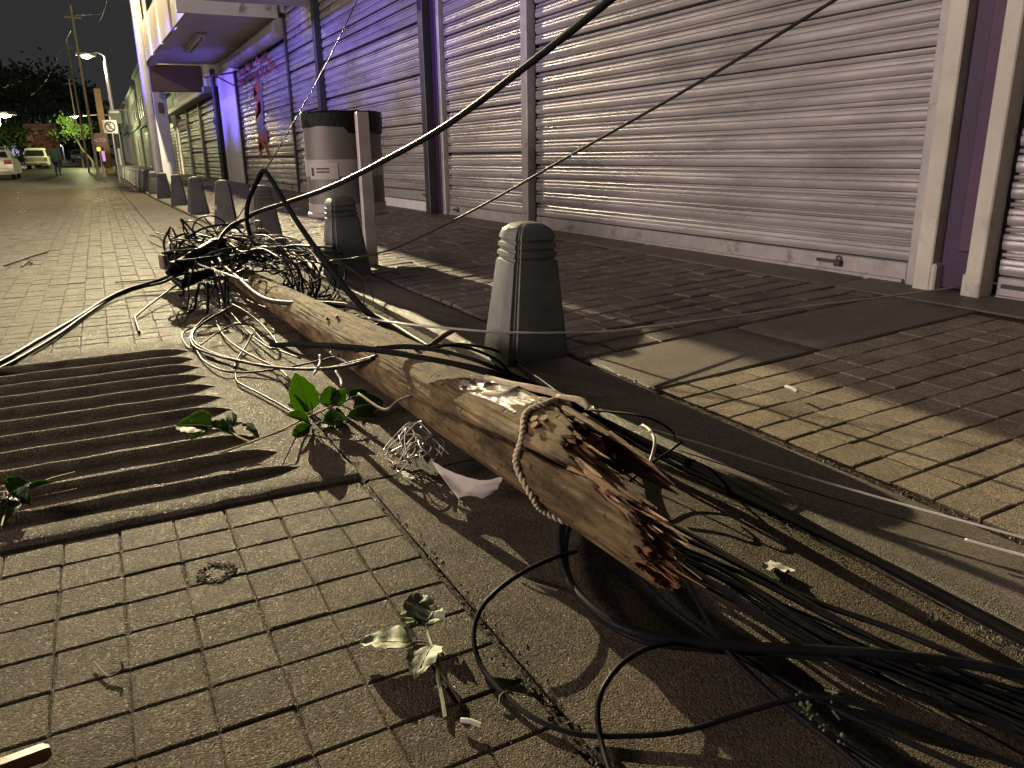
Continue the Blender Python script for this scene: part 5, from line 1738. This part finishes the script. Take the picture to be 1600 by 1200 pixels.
mb.bbox((c.x, 57, 2.0), (.43, .43, .08), .01)
mb.build('band', M['twig'], YP)
for i, (p, h, l) in enumerate((((-0.506, 62.000, 0.412), 8.5, 'slim utility pole beside the ochre post'), ((-1.078, 86.000, 0.251), 8.2, 'slim utility pole in front of the bright green tree'), ((0.027, 43.000, 0.538), 7.6, 'slim grey utility pole below the glaring lamp'))):
    p = V3(p)
    u = thing('utility_pole', l, 'utility pole', (p.x, p.y, gz(p.y)))
    mb = MB()
    mb.tube([(p.x, p.y, gz(p.y) - .1), (p.x, p.y, h)], [.075, .05], 10)
    mb.build('shaft', M['bark'], u, smooth=True)
    mb = MB()
    mb.bbox((p.x, p.y, h - .5), (.7, .06, .07), .01)
    mb.build('cross_arm', M['twig'], u)
for i, (a, b, l) in enumerate((((1.25, 50.3, 8.0), (1.37, 22.1, 6.6), 'overhead line from the tall lamp pole to the glaring lamp'), ((V3((0.027, 43.000, 0.538)).x, 43, 7.2), (3.7, 30, 7.0), 'overhead line running from the slim grey pole to the shop fronts'),
                            ((V3((-0.506, 62.000, 0.412)).x, 62, 8.1), (-9.0, 108, 8.6), 'overhead line crossing the street far away'), ((V3((0.027, 43.000, 0.538)).x, 43, 6.8), (-5, 100, 7.6), 'second overhead line crossing the street far away'))):
    a, b = V3(a), V3(b)
    cable(l, [a.lerp(b, t) - V3((0, 0, .5 * math.sin(math.pi * t))) for t in (0, .25, .5, .75, 1)], .006, 'cable', n=5, name='wire', cat='wire')

# ================================================================== FAR SHOP FRONTS
def far_building(label, x, y0, y1, h, wallcol, opens, upper=True, name='far_shop_building'):
    zb = gz((y0 + y1) / 2)
    b = thing(name, label, 'building', (x, (y0 + y1) / 2, zb))
    wm = mat('far_wall', wallcol, .8, 0, .18, 1.2, .3, 20, .01, stain=tuple(c * .55 for c in wallcol), stain_lo=.52, stain_hi=.78, stain_scale=.8)
    mb = MB()
    mb.box((x + 3.2, (y0 + y1) / 2, zb + h / 2 - .3), (6.4, y1 - y0 - .02, h + .6))
    mb.build('wall', wm, b)
    mb = MB()
    mb.bbox((x - .04, (y0 + y1) / 2, zb + h - .12), (.3, y1 - y0, .24), .02)
    mb.bbox((x - .03, (y0 + y1) / 2, zb + 3.25), (.22, y1 - y0, .16), .02)
    mb.build('cornice', wm, b)
    y = y0 + .5
    for wd, hh, k in opens:
        if k == 'door':
            mb = MB()
            mb.bbox((x - .01, y + wd / 2, zb + .15 + hh / 2), (.08, wd, hh), .01)
            mb.build('door', M['dark_steel'], b)
        else:
            mb = MB()
            mb.box((x + .01, y + wd / 2, zb + .12 + hh / 2), (.05, wd, hh))
            s = mb.build('roller_shutter', M['white_wall'] if k == 'white' else M['slat_dim'], b)
            for i in range(int(hh / .16)):
                mb = MB()
                mb.bbox((x - .03, y + wd / 2, zb + .20 + i * .16), (.05, wd - .04, .12), .012)
                mb.build('slat', M['white_wall'] if k == 'white' else M['slat_dim'], s)
        y += wd + .35
    if upper:
        n = max(1, int((y1 - y0) / 2.6))
        for i in range(n):
            yy = y0 + (i + .5) * (y1 - y0) / n
            mb = MB()
            mb.bbox((x - .02, yy, zb + 4.6), (.10, 1.3, 1.5), .01)
            f = mb.build('window', M['grey'], b)
            for s in (-1, 1):
                mb = MB()
                mb.box((x - .08, yy + s * .30, zb + 4.6), (.02, .52, 1.32))
                mb.build('pane', M['dark_steel'], f)
    return b
far_building('low green painted shop front with brightly lit white shutter', 3.75, 43.0, 52.0, 4.2, (.16, .26, .20), ((2.4, 2.5, 'grey'), (2.4, 2.5, 'white'), (1.1, 2.3, 'door')), False)
far_building('tall cream building lit by the glaring street lamp', 3.75, 52.1, 62, 9.0, (.50, .45, .30), ((2.6, 2.6, 'white'), (2.6, 2.6, 'grey'), (1.2, 2.3, 'door')))
far_building('grey green building beyond the tall cream one', 3.75, 62.1, 73, 7.2, (.24, .28, .26), ((3, 2.6, 'grey'), (3, 2.6, 'grey')))
far_building('dim two storey building beyond the grey green one', 3.6, 73.1, 88, 6.4, (.22, .22, .24), ((3, 2.6, 'grey'), (1.2, 2.3, 'door'), (3, 2.6, 'grey')))
far_building('dark building at the far end of the shop fronts', 3.4, 88.1, 112, 6.0, (.14, .14, .15), ((3, 2.6, 'grey'), (3, 2.6, 'grey')))
# awning and green signs hanging over the sidewalk
c = V3((1.056, 44.000, 2.904))
HS = thing('hanging_sign', 'dark green hanging shop sign with white top strip above the no parking sign', 'sign', tuple(c))
mb = MB()
mb.bbox((c.x + .1, 44, c.z - .05), (.6, .12, .6), .02)
mb.build('panel', mat('green_sign', (.012, .035, .022), .5, 0, .2, 3, 0), HS)
mb = MB()
mb.bbox((c.x + .1, 43.9, c.z + .2), (.42, .06, .12), .01)
mb.build('white_strip', M['sticker'], HS)
mb = MB()
mb.tube([(c.x - .1, 44, c.z + .3), (3.76, 44, c.z + .3)], .02, 6)
mb.build('bracket', M['grey'], HS)
AW = thing('awning', 'small striped awning over the green painted shop front', 'awning', (3.2, 47, 2.8))
for i in range(8):
    mb = MB()
    y = 45.2 + i * .55
    vs = [(3.74, y, 3.1), (3.74, y + .53, 3.1), (2.75, y + .53, 2.72), (2.75, y, 2.72), (2.75, y + .53, 2.55), (2.75, y, 2.55)]
    vs += [(a, b, c_ - .02) for a, b, c_ in vs]
    mb.add(vs, [(0, 1, 2, 3), (3, 2, 4, 5), (6, 7, 8, 9), (9, 8, 10, 11), (0, 3, 9, 6), (1, 2, 8, 7), (5, 4, 10, 11)])
    mb.build('canvas_stripe', M['white_wall'] if i % 2 else M['leaf_dark'], AW)

# left side, far away
mb = MB()
LB = thing('colonnade_building', 'pale building with slim columns behind the parked sedan', 'building', (-17, 112, gz(112)))
mb.box((-22, 118, 3.2), (8, 26, 6.4))
mb.build('wall', M['wall'], LB)
for i in range(5):
    mb = MB()
    mb.tube([(-14.6 + i * .9, 104, 0), (-14.6 + i * .9, 104, 5.0)], .2, 10)
    mb.build('column', M['wall'], LB, smooth=True)
mb = MB()
mb.bbox((-13, 104.6, 5.2), (6.4, 1.6, .5), .03)
mb.build('beam', M['wall'], LB)
c = V3((-7.398, 100.000, 1.995))
SC = thing('advertising_panel', 'small pale lit advertising panel behind the sedan', 'advertising panel', (c.x, 100, gz(100)))
mb = MB()
mb.bbox((c.x, 100.05, c.z), (.68, .10, 1.0), .02)
mb.build('housing', M['grey'], SC)
mb = MB()
mb.box((c.x, 99.985, c.z), (.58, .02, .9))
mb.build('screen', emit('panel_glow', (.62, .58, .9), .75), SC)
mb = MB()
mb.tube([(c.x, 100.05, gz(100)), (c.x, 100.05, c.z - .4)], .06, 8)
mb.build('post', M['grey'], SC)

# ================================================================== TREES
def tree(label, base, h, crown_c, crown_r, nleaf, m, lsize, trunk_r=.18, seed=0, group=None, clumps=14):
    rnd = random.Random(seed)
    base, cc = V3(base), V3(crown_c)
    t = thing('tree', label, 'tree', base, group)
    mb = MB()
    mid = base.lerp(cc, .5) + V3((rnd.uniform(-.2, .2), rnd.uniform(-.2, .2), 0))
    mb.tube(spline([base - V3((0, 0, .2)), base + V3((0, 0, .6)), mid, cc], 5), [trunk_r * (1.2 - .8 * i / 15) for i in range(16)], 9)
    for i in range(6):
        a = rnd.uniform(0, 6.28)
        e = cc + V3((math.cos(a) * crown_r[0] * .7, math.sin(a) * crown_r[1] * .7, rnd.uniform(-.4, .6) * crown_r[2]))
        mb.tube(spline([mid.lerp(cc, rnd.uniform(0, .6)), (mid + e) / 2 + V3((0, 0, .2)), e], 4), [trunk_r * (.5 - .4 * j / 8) for j in range(9)], 6)
    mb.build('trunk', M['bark'], t, smooth=True)
    mb = MB()
    cl = []
    for i in range(clumps):
        d = V3((rnd.gauss(0, 1), rnd.gauss(0, 1), rnd.gauss(0, 1))).normalized() * rnd.uniform(.35, 1)
        cl.append((cc + V3((d.x * crown_r[0], d.y * crown_r[1], d.z * crown_r[2])), rnd.uniform(.22, .5)))
    for i in range(nleaf):
        c, r = rnd.choice(cl)
        d = V3((rnd.gauss(0, 1), rnd.gauss(0, 1), rnd.gauss(0, .8))) * r * .55
        p = c + V3((d.x * crown_r[0], d.y * crown_r[1], d.z * crown_r[2]))
        u = V3((rnd.gauss(0, 1), rnd.gauss(0, 1), rnd.gauss(0, 1))).normalized()
        v = u.orthogonal().normalized() * lsize * .32
        u = u * lsize * rnd.uniform(.6, 1.2)
        mb.add([p - u * .5, p + v, p + u * .5, p - v], [(0, 1, 2, 3)])
    me = mb.build('crown', M[m], t)
    return t
c = V3((-1.487, 84.000, 3.760))
tree('small tree on the right, leaves lit bright green by a lamp inside', (c.x + 1.2, 84, gz(84)), 5, (c.x, 84, c.z), (1.5, 1.5, 1.25), 900, 'crown', .34, .12, 3)
tree('slim dark tree trunk leaning beside the utility poles', V3((-0.558, 95.000, 0.044)), 5, V3((-0.426, 95.000, 3.190)), (1.2, 1.6, 1.9), 500, 'crown', .36, .10, 5)
tree('leafy tree overhanging the parked sedan on the left', (-13.5, 96, gz(96)), 6, V3((-7.373, 94.000, 3.268)), (3.4, 3.4, 1.7), 2200, 'crown', .42, .2, 8)
tree('tree behind the lamp on the far left', (-16, 112, gz(112)), 7, V3((-7.720, 112.000, 3.145)), (2.6, 3.0, 1.8), 1200, 'crown', .45, .2, 9)
lab_t = ('tall dark tree closing the street behind the truck', 'tall dark tree behind the walking person', 'dark tree rising at the far left edge', 'dark tree between the truck and the far lamp', 'broad dark tree farthest down the street')
for i, (px_, yy, rr, hh) in enumerate((((60, 168), 150, (7, 5, 6.2), 0), ((98, 178), 165, (6, 5, 7.5), 0), ((-2, 160), 140, (7, 5, 6.5), 0), ((30, 158), 175, (7, 5, 7), 0), ((118, 205), 190, (6, 5, 7), 0))):
    q = [(-6.934, 150.000, 8.473), (-3.976, 165.000, 8.726), (-11.378, 140.000, 8.543), (-10.866, 175.000, 11.388), (-2.805, 190.000, 6.551)][i]
    tree(lab_t[i], (q[0], yy, gz(yy)), 9, q, rr, 5200, 'crown_dark', .85, .35, 20 + i, 'dark trees at the end of the street', 34)

# ================================================================== VEHICLES
GLASS = mat('car_glass', (.012, .014, .016), .12, 0, .1, 2, 0, spec=.6)
TYRE = mat('tyre_rubber', (.015, .015, .015), .8, 0, .2, 20, 0)
RIMM = mat('wheel_rim', (.35, .35, .36), .4, .6, .1, 10, 0)
LAMPR = mat('tail_lamp', (.30, .012, .015), .25, 0, .1, 10, 0)
def wheel(parent, x, y, z, r, w_=.2):
    mb = MB()
    mb.tube([(x - w_ / 2, y, z), (x - w_ / 2 + .03, y, z), (x + w_ / 2 - .03, y, z), (x + w_ / 2, y, z)], [r * .93, r, r, r * .93], 20)
    t = mb.build('wheel', TYRE, parent, smooth=40)
    mb = MB()
    mb.tube([(x - w_ / 2 - .006, y, z), (x + w_ / 2 + .006, y, z)], r * .58, 14)
    mb.build('rim', RIMM, t, smooth=40)
def car(label, cat, name, x, y, zb, W, prof, glass, paint, wheels, wr, tail, plate_z, bump_z, drop=.22):
    """body outline (length, height) swept over the width, sides leaning in above the waist"""
    t = thing(name, label, cat, (x, y, zb))
    waist = max(p[1] for p in prof) * .60
    top = max(p[1] for p in prof)
    def hw(z):
        return W / 2 * (1 - drop * max(0, (z - waist) / (top - waist)) ** 1.2 - .06 * max(0, (.35 - z)))
    n = len(prof)
    mb = MB()
    secs = ((-1, .0), (-.94, .02), (-.5, .035), (0, .04), (.5, .035), (.94, .02), (1, 0))
    vs = [(x + s * hw(z), y + l + (e if l > 0.2 else -e) * .6, zb + z + (e if z > .5 else 0)) for s, e in secs for l, z in prof]
    fs = [(k * n + i, k * n + (i + 1) % n, (k + 1) * n + (i + 1) % n, (k + 1) * n + i) for k in range(6) for i in range(n)] + [tuple(range(n)), tuple(6 * n + i for i in range(n))]
    mb.add(vs, fs)
    mb.build('body', paint, t, smooth=35)
    # rear window, side windows
    (l0, z0), (l1, z1) = glass[0]
    mb = MB()
    vs = []
    for (l, z, k) in ((l0, z0, .80), (l0, z0, -.80), (l1, z1, -.78), (l1, z1, .78)):
        vs.append((x + k * hw(z), y + l - .055, zb + z + .03))
    vs += [(a, b + .03, c_ - .01) for a, b, c_ in vs]
    mb.add(vs, [(0, 1, 2, 3), (4, 5, 6, 7), (0, 1, 5, 4), (1, 2, 6, 5), (2, 3, 7, 6), (3, 0, 4, 7)])
    mb.build('rear_window', GLASS, t)
    for s in (-1, 1):
        for q in glass[1:]:
            mb = MB()
            vs = [(x + s * (hw(z) + .012), y + l, zb + z) for l, z in q] + [(x + s * (hw(z) - .02), y + l, zb + z) for l, z in q]
            k = len(q)
            mb.add(vs, [tuple(range(k)), tuple(range(k, 2 * k))] + [(i, (i + 1) % k, k + (i + 1) % k, k + i) for i in range(k)])
            mb.build('side_window', GLASS, t)
        mb = MB()
        mb.bbox((x + s * tail[0], y + tail[1], zb + tail[2]), (tail[3], .10, tail[4]), .02)
        mb.build('tail_light', LAMPR, t)
        for wy in wheels:
            wheel(t, x + s * (W / 2 - .13), y + wy, zb + wr, wr)
    mb = MB()
    mb.bbox((x, y - .09, zb + bump_z), (W * .93, .16, .20), .04)
    mb.build('rear_bumper', paint, t)
    mb = MB()
    mb.bbox((x, y - .06 if plate_z > bump_z else y - .175, zb + plate_z), (.36, .02, .16), .004)
    mb.build('number_plate', M['sticker'], t)
    return t
WHITE = mat('white_car_paint', (.62, .60, .54), .28, 0, .06, 2, 0)
CREAM = mat('cream_car_paint', (.36, .345, .29), .4, 0, .15, 2, 0)
BLUEG = mat('dark_car_paint', (.06, .07, .10), .3, 0, .1, 2, 0)
sed = [(0.0, .35), (-.02, .60), (.04, .92), (.14, 1.0), (.62, 1.06), (1.15, 1.40), (1.7, 1.46), (2.4, 1.42), (3.15, 1.05), (4.3, .85), (4.5, .60), (4.5, .28), (.1, .26)]
car('white sedan parked at the left edge, seen from behind', 'car', 'parked_car', -4.62, 47.6, 0, 1.78, sed,
    [((.66, 1.05), (1.12, 1.36)), [(.85, 1.06), (1.2, 1.36), (1.75, 1.41), (1.75, 1.04)], [(1.82, 1.04), (1.82, 1.41), (2.35, 1.37), (2.95, 1.03)]], WHITE, (.9, 3.6), .31, (.68, -.0, .86, .34, .20), .78, .48)
van = [(0, .40), (-.03, .75), (0, 1.0), (.12, 1.08), (.3, 1.62), (.6, 1.74), (2.2, 1.74), (2.9, 1.15), (4.2, 1.02), (4.4, .6), (4.4, .35), (.1, .34)]
p = V3((-4.522, 82.000, 0.358))
car('old cream sport utility car parked in front of the box truck', 'car', 'parked_car', p.x, 80, gz(80), 1.75, van,
    [((.10, 1.12), (.30, 1.56)), [(.5, 1.1), (.6, 1.6), (1.3, 1.64), (1.3, 1.08)], [(1.38, 1.08), (1.38, 1.64), (2.1, 1.62), (2.6, 1.12)]], CREAM, (.95, 3.4), .36, (.76, -.02, .86, .12, .22), .72, .52, .16)
p = V3((-1.951, 125.000, 1.004))
car('dark car far down the street near the utility poles', 'car', 'parked_car', p.x, 125, gz(125), 1.85, van,
    [((.10, 1.12), (.30, 1.56)), [(.5, 1.1), (.6, 1.6), (1.3, 1.64), (1.3, 1.08)], [(1.38, 1.08), (1.38, 1.64), (2.1, 1.62), (2.6, 1.12)]], BLUEG, (.95, 3.4), .36, (.78, -.02, .90, .12, .22), .72, .52, .16)
# box truck with faded red panel
p = V3((-4.414, 92.000, 0.283))
tx_, tyy, tz = p.x, 92.0, gz(92)
TR = thing('box_truck', 'box truck with pinkish red rear panel and faded lettering, parked far left', 'truck', (tx_, tyy, tz))
PINK = mat('faded_red_panel', (.42, .17, .14), .6, 0, .16, 1.2, 0, stain=(.30, .09, .08), stain_scale=.9)
mb = MB()
mb.bbox((tx_, tyy + 3.0, tz + 2.45), (2.75, 5.9, 3.3), .05)
mb.build('cargo_box', M['wall'], TR)
mb = MB()
mb.bbox((tx_, tyy + .02, tz + 2.45), (2.55, .06, 3.05), .02)
mb.build('rear_door', PINK, TR)
mb = MB()
for (dx, dz, w_, h_) in ((-.3, 3.45, 1.6, .10), (-.75, 2.75, .5, .10), (.65, 2.75, .5, .10)):
    mb.box((tx_ + dx, tyy - .018, tz + dz), (w_, .016, h_))
for k in range(5):
    mb.box((tx_ - .5 + k * .23, tyy - .018, tz + 2.72), (.07, .016, .42))
    mb.box((tx_ - .44 + k * .23, tyy - .018, tz + (2.88 if k % 2 else 2.6)), (.13, .016, .09))
mb.build('faded_lettering', mat('dark_red_print', (.24, .035, .03), .6, 0, .2, 3, 0), TR)
mb = MB()
mb.bbox((tx_, tyy + 7.2, tz + 1.65), (2.2, 1.9, 2.1), .15)
mb.build('cab', M['wall'], TR)
mb = MB()
mb.bbox((tx_, tyy + 4.0, tz + .70), (1.0, 8.0, .22), .02)
mb.bbox((tx_, tyy - .05, tz + .55), (2.2, .1, .16), .02)
mb.build('chassis', M['dark_steel'], TR)
for s in (-1, 1):
    for wy in (1.2, 6.9):
        wheel(TR, tx_ + s * .95, tyy + wy, tz + .45, .45, .28)
    mb = MB()
    mb.bbox((tx_ + s * 1.0, tyy - .10, tz + .58), (.22, .04, .14), .01)
    mb.build('tail_light', LAMPR, TR)

# ================================================================== THE WALKING PERSON
def skin_mesh(name, pts, edges, rads, m, parent, sub=2, root=0):
    me = bpy.data.meshes.new(name)
    me.from_pydata([tuple(p) for p in pts], edges, [])
    o = bpy.data.objects.new('tmp', me)
    C.objects.link(o)
    o.modifiers.new('s', 'SKIN')
    for i, r in enumerate(rads):
        me.skin_vertices[0].data[i].radius = r if isinstance(r, tuple) else (r, r)
    me.skin_vertices[0].data[root].use_root = True
    sb = o.modifiers.new('d', 'SUBSURF')
    sb.levels = sb.render_levels = sub
    bpy.context.view_layer.update()
    dg = bpy.context.evaluated_depsgraph_get()
    out = bpy.data.meshes.new_from_object(o.evaluated_get(dg))
    bpy.data.objects.remove(o)
    out.name = name
    out.materials.clear()
    out.materials.append(m)
    out.polygons.foreach_set('use_smooth', [True] * len(out.polygons))
    r = bpy.data.objects.new(name, out)
    C.objects.link(r)
    adopt(r, parent)
    return r
SKIN = mat('skin', (.30, .17, .11), .6, 0, .08, 20, 0)
TEAL = mat('teal_cloth', (.035, .19, .15), .85, 0, .15, 8, 0)
DENIM = mat('blue_trousers', (.055, .095, .17), .85, 0, .15, 8, 0)
HAIR = mat('dark_hair', (.015, .012, .010), .6, 0, .2, 30, 0)
o3 = V3((-2.129, 56.115, 0.000))
o3.z = gz(o3.y)
PE = thing('person', 'person in teal top and blue trousers walking away down the street', 'person', o3)
def B3(x, y, z):
    return o3 + V3((x, y, z))
# joints: pelvis, spine, chest, neck, head, arms, legs (left foot forward, right trailing)
body = [B3(0, 0, .95), B3(0, .01, 1.15), B3(0, .02, 1.36), B3(0, .03, 1.48), B3(0, .05, 1.57), B3(0, .06, 1.68),
        B3(-.18, .02, 1.40), B3(-.24, -.03, 1.14), B3(-.25, .05, .90), B3(-.25, .08, .81),
        B3(.18, .02, 1.40), B3(.25, .02, 1.14), B3(.27, .12, .92), B3(.27, .16, .83),
        B3(-.09, 0, .90), B3(-.10, .14, .50), B3(-.10, .10, .09), B3(-.10, .27, .04),
        B3(.09, 0, .90), B3(.10, .02, .50), B3(.11, -.16, .13), B3(.11, -.02, .04)]
ed = [(0, 1), (1, 2), (2, 3), (3, 4), (4, 5), (2, 6), (6, 7), (7, 8), (8, 9), (2, 10), (10, 11), (11, 12), (12, 13), (0, 14), (14, 15), (15, 16), (16, 17), (0, 18), (18, 19), (19, 20), (20, 21)]
rad_b = [(.15, .11), (.13, .10), (.16, .11), .055, (.075, .09), (.07, .085), .055, .043, .033, .038, .055, .043, .033, .038, .085, .06, .042, .035, .085, .06, .042, .035]
skin_mesh('body', body, ed, rad_b, SKIN, PE)
sh = [B3(0, 0, .88), B3(0, .01, 1.12), B3(0, .02, 1.34), B3(0, .03, 1.46), B3(-.18, .02, 1.40), B3(-.235, -.02, 1.17), B3(.18, .02, 1.40), B3(.245, .02, 1.17)]
skin_mesh('shirt', sh, [(0, 1), (1, 2), (2, 3), (2, 4), (4, 5), (2, 6), (6, 7)], [(.19, .14), (.165, .125), (.185, .13), .08, .078, .075, .078, .075], TEAL, PE)
trz = [B3(0, 0, .93), B3(-.09, 0, .86), B3(-.10, .14, .50), B3(-.10, .10, .12), B3(.09, 0, .86), B3(.10, .02, .50), B3(.11, -.15, .16)]
skin_mesh('trousers', trz, [(0, 1), (1, 2), (2, 3), (0, 4), (4, 5), (5, 6)], [(.165, .12), .105, .085, .07, .105, .085, .07], DENIM, PE)
for s, p0, p1 in ((-1, B3(-.10, .08, .045), B3(-.10, .30, .04)), (1, B3(.11, -.18, .06), B3(.11, .01, .035))):
    mb = MB()
    mb.tube([p0 - V3((0, .03, 0)), p0, p0.lerp(p1, .5), p1, p1 + V3((0, .03, 0))], [.03, .05, .05, .045, .02], 10)
    mb.build('shoe', M['dark_steel'], PE, smooth=True)
mb = MB()
mb.lathe([(0, -.075), (.06, -.06), (.088, -.01), (.09, .05), (.06, .10), (0, .118)], 16, tuple(B3(0, .04, 1.65)), 1, 1.1)
mb.build('hair', HAIR, PE, smooth=True)
for s, q in ((-1, B3(-.25, .085, .81)), (1, B3(.27, .165, .83))):
    for k, (dx, ln) in enumerate(((-.028, .07), (-.010, .085), (.008, .08), (.024, .065))):
        mb = MB()
        mb.tube([q + V3((dx * .6, 0, -.01)), q + V3((dx, .012, -.01 - ln * .6)), q + V3((dx, .03, -.01 - ln))], [.011, .010, .007], 7)
        mb.build('finger', SKIN, PE, smooth=True)
    mb = MB()
    mb.tube([q + V3((0, .02, .0)), q + V3((-s * .03, .045, -.03)), q + V3((-s * .03, .055, -.06))], [.012, .011, .008], 7)
    mb.build('thumb', SKIN, PE, smooth=True)
BG = thing('carrier_bag', 'white carrier bag hanging from the hand of the walking person', 'bag', B3(-.25, .09, .45))
mb = MB()
vs = []
prof = [(.02, 0), (.10, .0), (.12, .06), (.115, .20), (.08, .30), (.03, .36), (.012, .39)]
mb.lathe(prof, 14, tuple(B3(-.25, .10, .38)), 1.0, .6)
mb.build('sack', M['paper'], BG, smooth=True)
mb = MB()
mb.tube([B3(-.25, .10, .74), B3(-.27, .10, .80), B3(-.25, .10, .82), B3(-.23, .10, .80), B3(-.25, .10, .74)], .01, 6)
mb.build('handle', M['paper'], BG, smooth=True)
mb = MB()
a = V3((0.181, 35.499, 0.000)); b = V3((0.334, 33.345, 0.000))
sheet('paper_scrap', 'white paper scrap lying on the road near the far bollards', 'paper', [a, b, b + V3((.1, .5, .03)), a + V3((0, .5, .05))], M['paper'], 6, 5, .05, seed=9)
